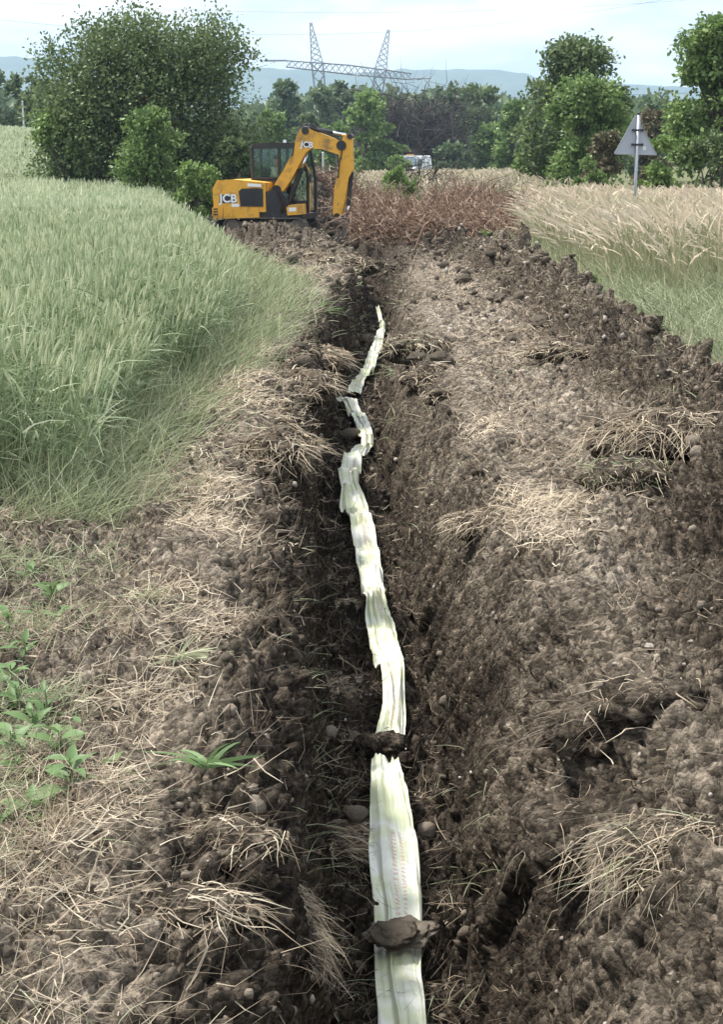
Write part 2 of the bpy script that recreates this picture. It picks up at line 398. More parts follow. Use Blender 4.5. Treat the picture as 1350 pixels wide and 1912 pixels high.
# hills on the horizon: ridge rows follow the photograph's skyline
def skyline(px):
    return np.interp(px, [-900, -300, 0, 40, 110, 500, 560, 640, 760, 860, 960, 1010, 1180, 1260, 1400, 2300],
                     [165, 150, 118, 106, 112, 128, 130, 140, 132, 128, 134, 150, 156, 160, 164, 175])
hv = []; hd = np.linspace(2300, 4600, 60); hp = np.linspace(-1200, 2600, 420)
for k, d in enumerate(hd):
    tt = (d - 2300) / 900
    env = min(1, tt) ** .8 if d < 3200 else 1 - .25 * (d - 3200) / 1400
    zz = np.array([CAM_H + d * math.tan(-ang(float(skyline(p)))) for p in hp])
    xx = (hp - 675) / F * d * 1.03
    pp = np.stack([xx / 260, np.full_like(xx, d / 260), 0 * xx], 1)
    z = 8 + (zz - 8) * env * (3200 / max(d, 3200)) + fbm(pp, 4, 60) * 22 * env * (1 if abs(d - 3200) > 60 else .3) + fbm(pp * 9, 2, 61) * 4
    z[0] = z[-1] = 5
    hv.append(np.stack([xx, np.full_like(xx, d), z if 0 < k < 59 else z * 0 - 2], 1))
n = len(hp); ii = ((np.arange(len(hd) - 1) * n)[:, None] + np.arange(n - 1)[None, :]).ravel()
m, t, b = mat('hill_forest', .95, .05)
c = ramp(t, noise(t, .012, 8, .7), [(.35, (.030, .055, .028)), (.55, (.06, .09, .045)), (.75, (.13, .14, .08))])
t.links.new(c, b.inputs['Base Color'])
hills = link('hills', np_mesh('hills', np.array(hv).reshape(-1, 3), [np.stack([ii, ii + 1, ii + n + 1, ii + n], 1)], True), m)
tag(hills, kind='structure')
#@@NEXT
# ------------------------------------------------------------------ white cable foil in the trench
def tape_mat():
    m, t, b = mat('foil', .32, .5)
    uv = N(t, 'ShaderNodeUVMap').outputs[0]
    sx = N(t, 'ShaderNodeSeparateXYZ'); t.links.new(uv, sx.inputs[0])
    u, v = sx.outputs[0], sx.outputs[1]
    c = mixc(t, ramp(t, noise(t, 6, 3), [(.42, (0, 0, 0)), (.6, (1, 1, 1))]), (.66, .69, .46), (.80, .80, .71))
    # faded red print: two columns of slanted characters along the strip
    cell = mth(t, 'FRACT', mth(t, 'ADD', mth(t, 'MULTIPLY', v, 42), mth(t, 'MULTIPLY', u, 3.5)))
    bar = mth(t, 'LESS_THAN', cell, .52)
    col1 = mth(t, 'LESS_THAN', mth(t, 'ABSOLUTE', mth(t, 'SUBTRACT', u, .50)), .045)
    col2 = mth(t, 'LESS_THAN', mth(t, 'ABSOLUTE', mth(t, 'SUBTRACT', u, .66)), .04)
    seg = mth(t, 'GREATER_THAN', mth(t, 'FRACT', mth(t, 'MULTIPLY', v, .62)), .62)
    cut = mth(t, 'GREATER_THAN', noise(t, 260, 2, .5), .46)
    pr = mth(t, 'MULTIPLY', mth(t, 'MULTIPLY', mth(t, 'ADD', col1, col2), bar), mth(t, 'MULTIPLY', seg, cut))
    c = mixc(t, mth(t, 'MULTIPLY', pr, .62), c, (.50, .10, .08))
    d = ramp(t, noise(t, 14, 6, .7), [(.60, (0, 0, 0)), (.72, (1, 1, 1))])
    c = mixc(t, mth(t, 'MULTIPLY', d, .55), c, (.33, .25, .17))
    t.links.new(c, b.inputs['Base Color'])
    tr = N(t, 'ShaderNodeBsdfTranslucent'); tr.inputs['Color'].default_value = (.85, .88, .62, 1)
    ms = N(t, 'ShaderNodeMixShader'); ms.inputs[0].default_value = .12
    t.links.new(b.outputs[0], ms.inputs[1]); t.links.new(tr.outputs[0], ms.inputs[2]); t.links.new(ms.outputs[0], t.nodes['Material Output'].inputs['Surface'])
    return m
M['foil'] = tape_mat()
def foil(name, key, label, seed, fold=1.0):
    """key: (px, py, width_px, lift)"""
    pts, wid = [], []
    for (px, py, wp, lift) in key:
        p = at_z(px, py, -.78); dist = p.y * math.cos(PITCH) + (CAM_H - p.z) * math.sin(PITCH)
        pts.append((p.x, p.y, lift)); wid.append(wp * dist / F)
    pts = np.array(pts); o = np.argsort(pts[:, 1]); pts = pts[o]; wid = np.array(wid)[o]
    yy = np.linspace(pts[0, 1], pts[-1, 1], 40); ln = pts[-1, 1] - pts[0, 1]
    ns = int(max(60, ln / .022)); nw = 44
    yy = np.linspace(pts[0, 1], pts[-1, 1], ns)
    def sm(a):
        r = np.interp(yy, pts[:, 1], a); k = max(3, int(ns * .010)) | 1
        return np.convolve(np.pad(r, k // 2, 'edge'), np.ones(k) / k, 'valid')
    cx, ww, lf = sm(pts[:, 0]), sm(wid), sm(pts[:, 2])
    u = np.linspace(-.5, .5, nw)
    V = np.zeros((ns, nw, 3)); rng = np.random.default_rng(seed)
    zf = np.array([np.max([soil_z(c + q * w_, y_) for q in (-.35, 0, .35)]) for c, w_, y_ in zip(cx, ww, yy)])
    k = 9; zf = np.convolve(np.pad(zf, k // 2, 'edge'), np.ones(k) / k, 'valid') + .02
    full = .21                                     # unfolded width
    uu = np.broadcast_to(u, (ns, nw)); ss = np.broadcast_to((yy * 1.0)[:, None], (ns, nw))
    pn = np.stack([uu.ravel() * 4.6 + .8 * ss.ravel() + seed, ss.ravel() * 1.2, 0 * uu.ravel()], 1)
    f1 = (1 - np.abs(vnoise(pn, seed))).reshape(ns, nw)                 # long sharp pleats
    f1b = (1 - np.abs(vnoise(pn * np.array([2.1, 1.7, 1]) + 5, seed + 3))).reshape(ns, nw)
    pc = np.stack([uu.ravel() * 2.2 + ss.ravel() * 1.5 + seed, ss.ravel() * 3.2 + uu.ravel() * 2.5, 0 * uu.ravel()], 1)
    f2 = (1 - np.abs(vnoise(pc, seed + 1))).reshape(ns, nw)             # cross creases
    amp = (.016 + .16 * np.clip(full - ww, 0, .15))[:, None] * fold
    h = f1 * amp + f1b * amp * .22 + f2 * .014 * fold
    arch = np.cos(uu * math.pi) * .012 + np.clip(.13 - ww, 0, 1)[:, None] * .22 * np.cos(uu * math.pi)
    jag = vnoise(np.stack([ss[:, 0] * 7, ss[:, 0] * 0, ss[:, 0] * 0], 1), seed + 5) * .05
    V[:, :, 0] = cx[:, None] + uu * (ww * (1 + jag))[:, None] + .004 * f2
    V[:, :, 1] = yy[:, None] + (f2 - .5) * .02
    V[:, :, 2] = (zf + lf)[:, None] + h + arch
    ii = ((np.arange(ns - 1) * nw)[:, None] + np.arange(nw - 1)[None, :]).ravel()
    q = np.stack([ii, ii + 1, ii + nw + 1, ii + nw], 1)
    me = np_mesh(name, V.reshape(-1, 3), [q], True)
    uvl = me.uv_layers.new(name='UVMap')
    UV = np.stack([uu + .5, ss], 2).reshape(-1, 2)
    uvl.data.foreach_set('uv', UV[q.ravel()].astype(np.float32).ravel())
    o = link(name, me, M['foil']); so_ = o.modifiers.new('thickness', 'SOLIDIFY'); so_.thickness = .0012
    return tag(o, label, 'foil', 'lengths of white foil laid along the trench floor')
foil('cable_foil', [(752, 1990, 95, 0), (748, 1880, 92, 0), (742, 1790, 92, 0), (742, 1700, 94, .02), (735, 1600, 92, .03), (727, 1520, 82, .03), (722, 1490, 60, .05), (722, 1465, 62, .03), (718, 1436, 50, .04)],
     'widest length of white foil with faded red print under a flat slab', 3)
foil('cable_foil', [(722, 1400, 68, .01), (726, 1370, 62, .03), (735, 1325, 42, .05), (733, 1290, 40, .06), (724, 1230, 56, .05), (708, 1160, 54, .05), (700, 1122, 34, .07), (698, 1108, 46, .05), (694, 1070, 46, .05), (684, 1010, 44, .05), (668, 960, 40, .05), (660, 938, 54, .05), (653, 922, 30, .08), (650, 895, 42, .06), (660, 860, 36, .05), (684, 838, 24, .03), (686, 822, 22, .01)],
     'longest twisted length of white foil running up the trench floor', 8, 1.15)
foil('cable_foil', [(684, 814, 26, .03), (676, 795, 28, .04), (668, 775, 26, .04), (656, 757, 26, .04), (646, 748, 30, .04), (641, 744, 30, .03)],
     'short crumpled length of white foil between two soil gaps', 14, 1.2)
foil('cable_foil', [(658, 733, 26, .03), (664, 717, 26, .05), (674, 704, 20, .05), (688, 685, 20, .06), (700, 662, 20, .06), (708, 640, 16, .06), (714, 620, 12, .08), (714, 606, 9, .12), (704, 592, 8, .2)],
     'farthest thin crumpled length of white foil bending along the trench', 21, 1.2)

# ------------------------------------------------------------------ clods, stones
def rock_variant(seed, sub, rough=.45, flat=.8):
    bm = bmesh.new(); bmesh.ops.create_icosphere(bm, subdivisions=sub, radius=1)
    v = np.array([x_.co for x_ in bm.verts]); f = np.array([[q.index for q in x_.verts] for x_ in bm.faces]); bm.free()
    r = 1 + rough * fbm(v * 1.3 + seed * 9.1, 3, seed) + rough * .5 * (worley(v * 1.7 + seed, seed)[0] - .5)
    v = v * r[:, None]; v[:, 2] *= flat
    return v, f
def lumpy(seed, sub=4, flat=.85):
    bm = bmesh.new(); bmesh.ops.create_icosphere(bm, subdivisions=sub, radius=1)
    v = np.array([x_.co for x_ in bm.verts]); f = np.array([[q.index for q in x_.verts] for x_ in bm.faces]); bm.free()
    p = v + seed * 7.3
    w_, w2_, id_ = worley(p * 1.5, seed); wb, _, idb = worley(p * 3.6, seed + 1)
    r = .82 + .30 * fbm(p * 1.1, 2, seed) + .42 * (.6 - w_) * (.4 + id_) + .20 * (.6 - wb) * (.3 + idb) + .20 * fbm(p * 5, 5, seed + 2, .75) + .10 * (.5 - worley(p * 8.5, seed + 4)[0])
    v = v * r[:, None]; v[:, 2] *= flat
    return v, f
def rot_mats(n, rng):
    q = rng.normal(0, 1, (n, 4)); q /= np.linalg.norm(q, axis=1, keepdims=True); w_, x_, y_, z_ = q.T
    return np.stack([np.stack([1 - 2 * (y_ * y_ + z_ * z_), 2 * (x_ * y_ - z_ * w_), 2 * (x_ * z_ + y_ * w_)], 1),
                     np.stack([2 * (x_ * y_ + z_ * w_), 1 - 2 * (x_ * x_ + z_ * z_), 2 * (y_ * z_ - x_ * w_)], 1),
                     np.stack([2 * (x_ * z_ - y_ * w_), 2 * (y_ * z_ + x_ * w_), 1 - 2 * (x_ * x_ + y_ * y_)], 1)], 1)
def scatter_rocks(bag, idx, size, variants, rng, sink=.3, squash=None):
    vid = rng.integers(0, len(variants), len(idx)); Rm = rot_mats(len(idx), rng); rn = rng.random(len(idx))
    for k, (v, f) in enumerate(variants):
        s_ = np.where(vid == k)[0]
        if not len(s_): continue
        w_ = np.einsum('nij,vj->nvi', Rm[s_], v) * size[s_][:, None, None] * rng.uniform(.75, 1.25, (len(s_), 1, 3))
        if squash: w_[:, :, 2] *= squash
        w_ = w_ + (P2[idx[s_]] + GN[idx[s_]] * (size[s_] * (.5 - sink))[:, None])[:, None, :]
        ff = (f[None] + (np.arange(len(s_)) * len(v))[:, None, None]).reshape(-1, 3)
        bag.add(w_.reshape(-1, 3), ff, np.repeat(rn[s_], len(v)))
def clod_mat(name, stops, sc=30, bs=.8):
    m, t, b = mat(name, .96, .06)
    r_ = attr(t, 'rnd'); n_ = noise(t, sc, 5, .7)
    c = ramp(t, mth(t, 'ADD', mth(t, 'MULTIPLY', r_, .55), mth(t, 'MULTIPLY', n_, .45)), stops)
    t.links.new(c, b.inputs['Base Color']); bump(t, b, n_, bs, .015); return m
M['clod'] = clod_mat('clod', [(.15, (.050, .041, .031)), (.5, (.12, .099, .076)), (.85, (.27, .226, .178))])
M['stone'] = clod_mat('pale_stone', [(.1, (.16, .135, .11)), (.5, (.30, .26, .22)), (.9, (.48, .44, .39))], 60, .3)
rv0 = [rock_variant(k, 1) for k in range(8)]; rv1 = [rock_variant(20 + k, 2) for k in range(8)]; rv2 = [lumpy(40 + k) for k in range(6)]
vis = (y > 2.2) & (y < 46) & (np.abs(x) < .30 * y + .2)
flatn = .05 + .95 * sstep(.45, .92, NRM[:, 2]) * (.3 + .7 * np.clip(GN[:, 2], 0, 1))
wc = vis * flatn * (.9 * heap + 1.1 * tr_in + .35 * leftz * (x > Lx - 1.3) + .45 * path + .9 * digz)
bag = Bag(); ix = pick(9000, wc, .55); scatter_rocks(bag, ix, (RNG.random(9000) ** 2 * .016 + .005) * np.clip(P2[ix, 1] / 7, .8, 2.6), rv0, RNG)
ix = pick(1100, wc * (.1 + heap + digz + .8 * tr_in), .55); scatter_rocks(bag, ix, (RNG.random(1100) ** 2.2 * .045 + .018) * np.clip(P2[ix, 1] / 9, .8, 1.8), rv1, RNG, .35, .8)
cr_ = link('loose_clods', bag.mesh('loose_clods', True), M['clod']); tag(cr_, 'loose crumbs and small clods of dark soil over the dug ground', 'soil', kind='stuff')
bag = Bag(); wst = vis * (.8 * heap + .4 * tr_in + .05 * leftz + .55 * path + .2 * digz) + 2.5 * vis * heap * (y > 16) * (y < 23) * (x < hxv + .3)
ix = pick(1500, wst, .6); scatter_rocks(bag, ix, (RNG.random(1500) ** 2.5 * (.014 + .004 * ((P2[ix, 1] > 16) & (P2[ix, 1] < 23))) + .004) * np.clip(P2[ix, 1] / 7, .8, 2.2), rv0, RNG, .5)
gr = link('gravel', bag.mesh('gravel', True), M['stone']); tag(gr, 'small pale stones and grit scattered through the soil', 'gravel', kind='stuff')
# larger single clods and stones
def one_rock(name, px, py, z, size, mt, var, label, cat, group=None, squash=(1, 1, .7), rz=None, child=None):
    p = at_z(px, py, z); zz = soil_z(p.x, p.y)
    for _ in range(3): p = at_z(px, py, zz); zz = soil_z(p.x, p.y)
    v, f = rv2[var % 6]
    key_ = 'rock_%d_%s' % (var % 6, mt); me = bpy.data.meshes.get(key_)
    if me is None:
        me = np_mesh(key_, v, [f], True, {'rnd': np.full(len(v), .35 + .05 * (var % 6))}); me.materials.append(M[mt])
    o = link(name, me); o.location = (p.x, p.y, zz + size * squash[2] * (.25 if mt == 'clod' else -.05)); o.scale = [size * q for q in squash]; o.rotation_euler = (0, 0, var * 1.7 if rz is None else rz)
    return tag(o, label, cat, group)
p = at_z(722, 1416, -.80)
for (dx_, dy_, dz_, sz_, vr_, lb_) in [(0, 0, .05, (.10, .08, .085), 1, 'dark crumbly clod lying across the foil between two lengths'), (.07, -.04, .03, (.055, .05, .05), 3, 'small dark clod against the right of the crossing clod'), (-.075, -.03, .03, (.06, .05, .045), 4, 'small dark clod against the left of the crossing clod')]:
    v, f = rv2[vr_]; o = link('soil_clod', np_mesh('soil_clod', v * np.array(sz_), [f], True, {'dry': np.full(len(v), .12)}), M['soil'])
    o.location = (p.x + dx_, p.y + dy_, max(soil_z(p.x + dx_, p.y + dy_), -.9) + dz_ + .075); tag(o, lb_, 'clod')
one_rock('soil_clod', 690, 1424, -.85, .05, 'clod', 2, 'small dark clod beside the foil next to the crossing clod', 'clod')
v, f = lumpy(91, 4, .20); v[:, 0] *= 1.55
slab = link('soil_slab', np_mesh('soil_slab', v * .082, [f], True, {'rnd': np.full(len(v), .6)}), M['clod']); p = at_z(752, 1752, -.78)
slab.location = (p.x, p.y, soil_z(p.x, p.y) + .125); slab.rotation_euler = (R(8), R(-4), R(6)); tag(slab, 'flat brown soil slab weighing down the printed foil', 'clod')
v, f = lumpy(97, 4, .22); v[:, 0] *= 1.35
slab = link('soil_slab', np_mesh('soil_slab', v * .06, [f], True, {'rnd': np.full(len(v), .25)}), M['clod']); p = at_z(735, 1772, -.80)
slab.location = (p.x, p.y, soil_z(p.x, p.y) + .10); slab.rotation_euler = (R(14), 0, R(-12)); tag(slab, 'darker flat slab tucked under the brown slab on the foil', 'clod')
k = 0
for (px, py, sz) in [(1250, 1300, .06), (1160, 1285, .05), (1310, 1345, .055), (1060, 1480, .05), (1200, 1040, .06), (1290, 1090, .07), (1330, 1000, .06), (930, 1450, .04), (980, 1560, .05), (440, 880, .07), (350, 1560, .05), (380, 1690, .05),
                     (900, 1180, .05), (850, 950, .06), (600, 640, .09), (560, 690, .08), (520, 670, .10), (650, 620, .07), (820, 700, .12), (780, 720, .09), (960, 640, .12), (1010, 600, .13), (1080, 560, .15), (930, 560, .12), (870, 520, .14),
                     (820, 480, .15), (760, 470, .16), (700, 460, .16), (650, 450, .18), (610, 460, .18), (680, 520, .13), (740, 530, .12), (590, 440, .2), (540, 455, .2), (1120, 640, .10), (1170, 660, .09), (1040, 660, .08), (720, 435, .2), (790, 450, .16), (560, 470, .18), (1330, 780, .07), (1200, 880, .06), (690, 805, .05), (640, 742, .05), (845, 640, .09), (905, 700, .07)]:
    if sz < .065 and py > 850: continue
    one_rock('soil_clod', px, py, .1, sz, 'clod', k, 'rounded dark soil clod lying loose on the dug ground', 'clod', 'loose soil clods along the trench'); k += 1
k = 0
for (px, py, sz) in [(1105, 965, .030), (1215, 1207, .030), (1240, 1206, .018), (1150, 1235, .016), (965, 612, .06), (958, 640, .06), (720, 900, .02), (905, 1335, .014), (1010, 660, .05), (1245, 770, .022), (1180, 1100, .018), (1320, 1010, .02), (1330, 940, .022),
                     (975, 470, .10), (950, 463, .12), (930, 475, .09), (1000, 480, .10), (985, 495, .09), (905, 468, .09), (1015, 500, .09), (890, 490, .07), (860, 455, .08), (1045, 545, .07), (875, 540, .06), (1100, 600, .05), (1000, 585, .06), (1290, 1200, .016), (540, 1098, .013), (700, 450, .08), (640, 440, .09), (780, 480, .06), (545, 797, .03), (1050, 880, .025), (985, 740, .03)]:
    one_rock('pale_stone', px, py, .15, sz * (.8 if sz < .05 else .48), 'stone', k, 'pale rounded stone lying on the dark soil', 'stone', 'pale stones on the spoil', (1, .85, .6)); k += 1

# ------------------------------------------------------------------ dry grass and roots over the soil
def lying(bag, idx, ln, wd, lift, K=3, curl=.06, rng=RNG, bias=None, rlo=0, rhi=1, up=.0):
    n = len(idx); nn = GN[idx]
    d = rng.normal(0, 1, (n, 3)) * np.array([1.25, 1.0, .6])
    if bias is not None: d = d + np.asarray(bias)
    d = d - nn * (d * nn).sum(1)[:, None] * .92; d /= np.linalg.norm(d, axis=1, keepdims=True)
    d = d + nn * (rng.random(n) * up)[:, None]
    base = P2[idx] + nn * (lift * rng.random(n))[:, None]
    dr = nn * (ln * rng.uniform(-.25, .12, n))[:, None]
    side = np.cross(d, nn)
    v, q, r_, t_ = blades(base, d, ln, wd, dr, K, rlo + (rhi - rlo) * rng.random(n), side=side, curl=curl, rng=rng)
    bag.add(v, q, r_, t_)
dist = P2[:, 1]
patch = sstep(0, .42, fbm(P2 * np.array([1.1, 4.2, 1.6]), 4, 55)); patch2 = sstep(-.25, .35, fbm(P2 * np.array([2.5, 2.5, 2.5]) + 40, 4, 56))
xw_d = np.array([0, 5, 6, 9, 10.4, 13.5, 16.6, 21.6, 30, 38, 45, 120.]); xw_x = np.array([-1.35, -1.3, -1.42, -1.5, -1.34, -1.25, -1.6, -2.3, -3.6, -5.1, -6.0, -11])
xw = np.interp(y, xw_d, xw_x)
bag = Bag(); wl = vis * leftz * (x > xw - .4) * (.06 + 1.4 * patch * patch2 + .25 * patch) * (y < 30)
n = 25000; ix = pick(n, wl, .6); lying(bag, ix, RNG.uniform(.03, .15, n), np.maximum(.0028, .00075 * dist[ix]) * RNG.uniform(.6, 1.3, n), .03, up=.35, bias=(.5, 0, 0))
ww = vis * flatn * (tr_in * (.12 + patch2 * patch) + .5 * patch * heap + .75 * patch * path) * (y < 34)
n = 13000; ix = pick(n, ww, .55); lying(bag, ix, RNG.uniform(.03, .16, n), np.maximum(.0025, .0007 * dist[ix]) * RNG.uniform(.6, 1.2, n), .03, up=.3, rlo=0, rhi=.8)
spot = 0 * x
for (px, py, r_) in [(350, 925, .38), (400, 915, .3), (250, 1290, .22), (330, 1200, .2), (420, 1480, .16), (300, 1480, .2), (120, 1690, .2), (220, 1720, .16), (60, 1760, .2), (260, 1180, .25), (420, 1000, .25), (520, 760, .4), (470, 700, .4), (1000, 960, .3), (1010, 1020, .25), (1080, 1370, .2), (880, 800, .35), (700, 500, .6)]:
    q = at_z(px, py, 0.0); spot = np.maximum(spot, np.exp(-(((x - q.x) / r_) ** 2 + ((y - q.y) / (r_ * 1.5)) ** 2)))
n = 7500; ix = pick(n, vis * flatn * (spot > .3) * spot * (.1 + patch2), .5); lying(bag, ix, RNG.uniform(.03, .14, n), np.maximum(.0030, .0008 * dist[ix]) * RNG.uniform(.6, 1.3, n), .035, up=.25, bias=(.9, 0, 0), rlo=.35)
st = link('dry_straw', bag.mesh('dry_straw'), M['straw']); tag(st, 'flattened dry grass and straw strewn over the soil', 'dry grass', kind='stuff')
bag = Bag(); wr = vis * flatn * (tr_in * (.4 + patch) + .3 * heap + .25 * path + .25 * leftz) * (y < 40)
n = 13000; ix = pick(n, wr, .5); lying(bag, ix, RNG.uniform(.04, .20, n), np.maximum(.0022, .0006 * dist[ix]) * RNG.uniform(.6, 1.4, n), .03, K=3, curl=.09, up=.35)
ro = link('torn_roots', bag.mesh('torn_roots'), M['root']); tag(ro, 'thin torn roots hanging over the trench sides and clods', 'roots', kind='stuff')

# ------------------------------------------------------------------ wheat field
def wheat_z(x_, y_): return base_h(x_, y_) - .03
def pts_in(n, d0, d1, lo, hi, rng=RNG):
    y_ = rng.uniform(d0, d1, n * 3); x_ = rng.uniform(-1, 1, n * 3)
    a_, b_ = lo(y_), hi(y_); m_ = b_ > a_
    wgt = np.where(m_, b_ - a_, 0); i_ = rng.choice(len(y_), n, p=wgt / wgt.sum())
    y_ = y_[i_]; return a_[i_] + (b_ - a_)[i_] * rng.random(n), y_
def unit(a): return a / (np.linalg.norm(a, axis=1, keepdims=True) + 1e-9)
tram = lambda x_, y_: np.minimum(np.abs(x_ + .20 * y_ - 1.0 + 0.9), np.abs(x_ + .20 * y_ + 1.1 + .9))
def wheat(bag, n, d0, d1, mode, wmul=1.0):
    edge_ = lambda y_: np.interp(y_, xw_d, xw_x) + .06 * np.sin(y_ * 3.1) + .05 * np.sin(y_ * 7.7)
    x_, y_ = pts_in(n, d0, d1, lambda q: -.305 * q - .6 + 0 * q, edge_)
    keep = (tram(x_, y_) > .22) | (y_ < 20) | (RNG.random(n) < .25)
    x_, y_ = x_[keep], y_[keep]; n = len(x_)
    pn = np.stack([x_ * .5, y_ * .35, 0 * x_], 1); vig = fbm(pn, 3, 71)
    H = .80 + .07 * RNG.normal(0, 1, n) + .07 * vig
    into = edge_(y_) - x_; H = H * (.72 + .28 * sstep(0, .45, into))
    tone = np.clip(.5 + .35 * vig + RNG.normal(0, .26, n), 0, 1)
    b0 = np.stack([x_, y_, wheat_z(x_, y_)], 1)
    lean = np.stack([RNG.normal(.05, .12, n) + .20 * (1 - sstep(0, .5, into)), RNG.normal(-.02, .10, n), np.ones(n)], 1); lean = unit(lean)
    wd = wmul * np.maximum(1, y_ / 9)
    top = b0 + lean * H[:, None]
    if mode < 2:
        bag.add(*blades(b0, lean, H, .0045 * wd, 0 * b0, 1, tone * .7, np.array([1, .8])))
    ed = unit(lean + RNG.normal(0, .18, (n, 3)) * np.array([1, 1, .3])); er = np.clip(.55 + .45 * tone + RNG.normal(0, .08, n), 0, 1)
    K = 2 if mode < 2 else 1
    pr = np.array([.55, 1, .25]) if K == 2 else np.array([1, .5])
    s1 = unit(np.cross(ed, RNG.normal(0, 1, (n, 3)))); el = .085 if mode < 2 else .16
    bag.add(*blades(top - ed * .01, ed, el * np.ones(n), .013 * wd, 0 * b0, K, er, pr, side=s1))
    if mode < 2: bag.add(*blades(top - ed * .01, ed, el * np.ones(n), .013 * wd, 0 * b0, K, er, pr, side=np.cross(ed, s1)))
    for k in range((3, 2, 2)[mode]):
        hh = RNG.uniform(.3, .92, n) * H; th = RNG.uniform(0, 6.28, n)
        dv = unit(np.stack([np.cos(th), np.sin(th), RNG.uniform(.6, 2.2, n)], 1)); ln = RNG.uniform(.16, .30, n)
        dr = np.stack([.10 * np.cos(th), .10 * np.sin(th), -RNG.uniform(.05, .24, n)], 1)
        bag.add(*blades(b0 + lean * hh[:, None], dv, ln, .010 * wd, dr, (3, 2, 1)[mode], np.clip(tone * .75 + RNG.normal(0, .12, n), 0, 1)))
bag = Bag(); wheat(bag, 5000, 6.7, 12, 0); wheat(bag, 15500, 12, 26, 1, .9); wheat(bag, 19000, 26, 52, 2, .75)
wf = link('wheat_crop', bag.mesh('wheat_crop'), M['wheat']); tag(wf, 'dense green wheat with pale ears beside the trench', 'wheat', kind='stuff')
bag = Bag(); wheat(bag, 26000, 50, 118, 2, .8)
wf2 = link('wheat_crop', bag.mesh('wheat_crop'), M['wheat']); tag(wf2, 'wheat farther up the slope towards the trees', 'wheat', kind='stuff')

def grass(bag, x_, y_, h, wd, rlo, rhi, lean=(0, 0), spread=.35, K=3, z=None, droop=.35):
    n = len(x_); z = base_h(x_, y_) - .03 if z is None else z
    b0 = np.stack([x_, y_, z], 1); h = np.broadcast_to(h, n) * RNG.uniform(.6, 1.15, n)
    dv = unit(np.stack([RNG.normal(lean[0], spread, n), RNG.normal(lean[1], spread, n), np.ones(n)], 1))
    dr = np.stack([dv[:, 0] * h * droop, dv[:, 1] * h * droop, -h * RNG.uniform(.05, droop, n)], 1)
    bag.add(*blades(b0, dv, h * 1.1, wd, dr, K, rlo + (rhi - rlo) * RNG.random(n)))
# loose grass along the edge of the wheat
bag = Bag(); n = 9000; y_ = 6.3 + (RNG.random(n) ** 1.3) * 24; x_ = np.interp(y_, [5, 9, 10.4, 13.8, 16, 18.7, 21, 25, 34], [-1.35, -1.36, -1.18, -1.05, -.95, -1.15, -1.6, -2.4, -3.9]) + RNG.normal(0, .19, n)
grass(bag, x_, y_, .38, np.maximum(.005, .0009 * y_), 0, .9, (.25, -.1), .4, droop=.55)
n = 5200; ix = pick(n, vis * leftz * (x < np.interp(y, [0, 4, 6, 9], [-.75, -.85, -1.0, -1.1])) * (y < 8) * (.15 + patch2), .6)
grass(bag, P2[ix, 0], P2[ix, 1], .13, .0045, .1, 1, (.1, 0), .8, z=P2[ix, 2] - .01, droop=.7)
n = 2200; ix = pick(n, vis * (leftz + .25 * tr_in + .2 * heap) * (patch > .75) * (y < 26) * (x > -1.3), .6)
grass(bag, P2[ix, 0], P2[ix, 1], .10, np.maximum(.004, .0008 * P2[ix, 1]), .2, 1, (.1, 0), .9, z=P2[ix, 2] - .01, droop=.8)
eg = link('edge_grass', bag.mesh('edge_grass'), M['verge']); tag(eg, 'loose green grass along the edge of the wheat', 'grass', kind='stuff')

# ------------------------------------------------------------------ verge on the right
vlo = lambda q: np.interp(q, [6, 9, 16, 22, 28, 40, 60], [2.35, 2.6, 2.62, 2.45, 2.35, 2.9, 3.5])
bag = Bag(); n = 20000
x_, y_ = pts_in(n, 7, 24, vlo, lambda q: .30 * q + .8)
grass(bag, x_, y_, .50, np.maximum(.006, .0009 * y_), 0, 1, (-.12, -.08), .45, droop=.5)
vg = link('verge_grass', bag.mesh('verge_grass'), M['verge']); tag(vg, 'soft green grass on the verge behind the spoil heap', 'grass', kind='stuff')
def seedgrass(bag, x_, y_, h, wmul=1.0):
    n = len(x_); z = base_h(x_, y_) - .03; b0 = np.stack([x_, y_, z], 1); h = h * RNG.uniform(.62, 1.15, n) * (1 + .16 * fbm(np.stack([x_ * .6, y_ * .4, 0 * x_], 1), 2, 88))
    dv = unit(np.stack([RNG.normal(-.10, .16, n), RNG.normal(-.05, .16, n), np.ones(n)], 1)); tone = np.clip(RNG.random(n) * .7 + .5 * fbm(np.stack([x_ * .8, y_ * .5, 0 * x_], 1), 2, 89) + .15, 0, 1)
    dr = np.stack([RNG.normal(-.05, .08, n), RNG.normal(0, .06, n), -RNG.uniform(.01, .06, n)], 1)
    bag.add(*blades(b0, dv, h * .78, wmul * .0011 * np.maximum(y_, 8), dr * .6, 2, tone * .35, np.array([1, .9, .7])))
    top = b0 + dv * (h * .78)[:, None] + dr * .6; d2 = unit(dv + dr * 3)
    bag.add(*blades(top, d2, h * .24, wmul * .0016 * np.maximum(y_, 8), dr, 2, .4 + .6 * tone, np.array([.5, 1, .12])))
bag = Bag(); n = 19000; x_, y_ = pts_in(n, 15, 46, lambda q: np.interp(q, [15, 20, 26, 34, 46], [3.2, 2.9, 3.0, 3.9, 5.2]), lambda q: .29 * q + 1.5)
seedgrass(bag, x_, y_, np.interp(x_ / y_, [.08, .14, .25], [.85, .98, .98]))
n = 9000; x_, y_ = pts_in(n, 17, 40, lambda q: np.interp(q, [15, 20, 26, 34, 46], [2.6, 2.5, 2.7, 3.7, 5.2]), lambda q: .29 * q + 1.0); grass(bag, x_, y_, .6, .0011 * y_, 0, .55, (-.15, -.05), .4)
n = 5000; x_, y_ = pts_in(n, 52, 95, lambda q: 0 * q + .3, lambda q: .17 * q); seedgrass(bag, x_, y_, .95, .9)
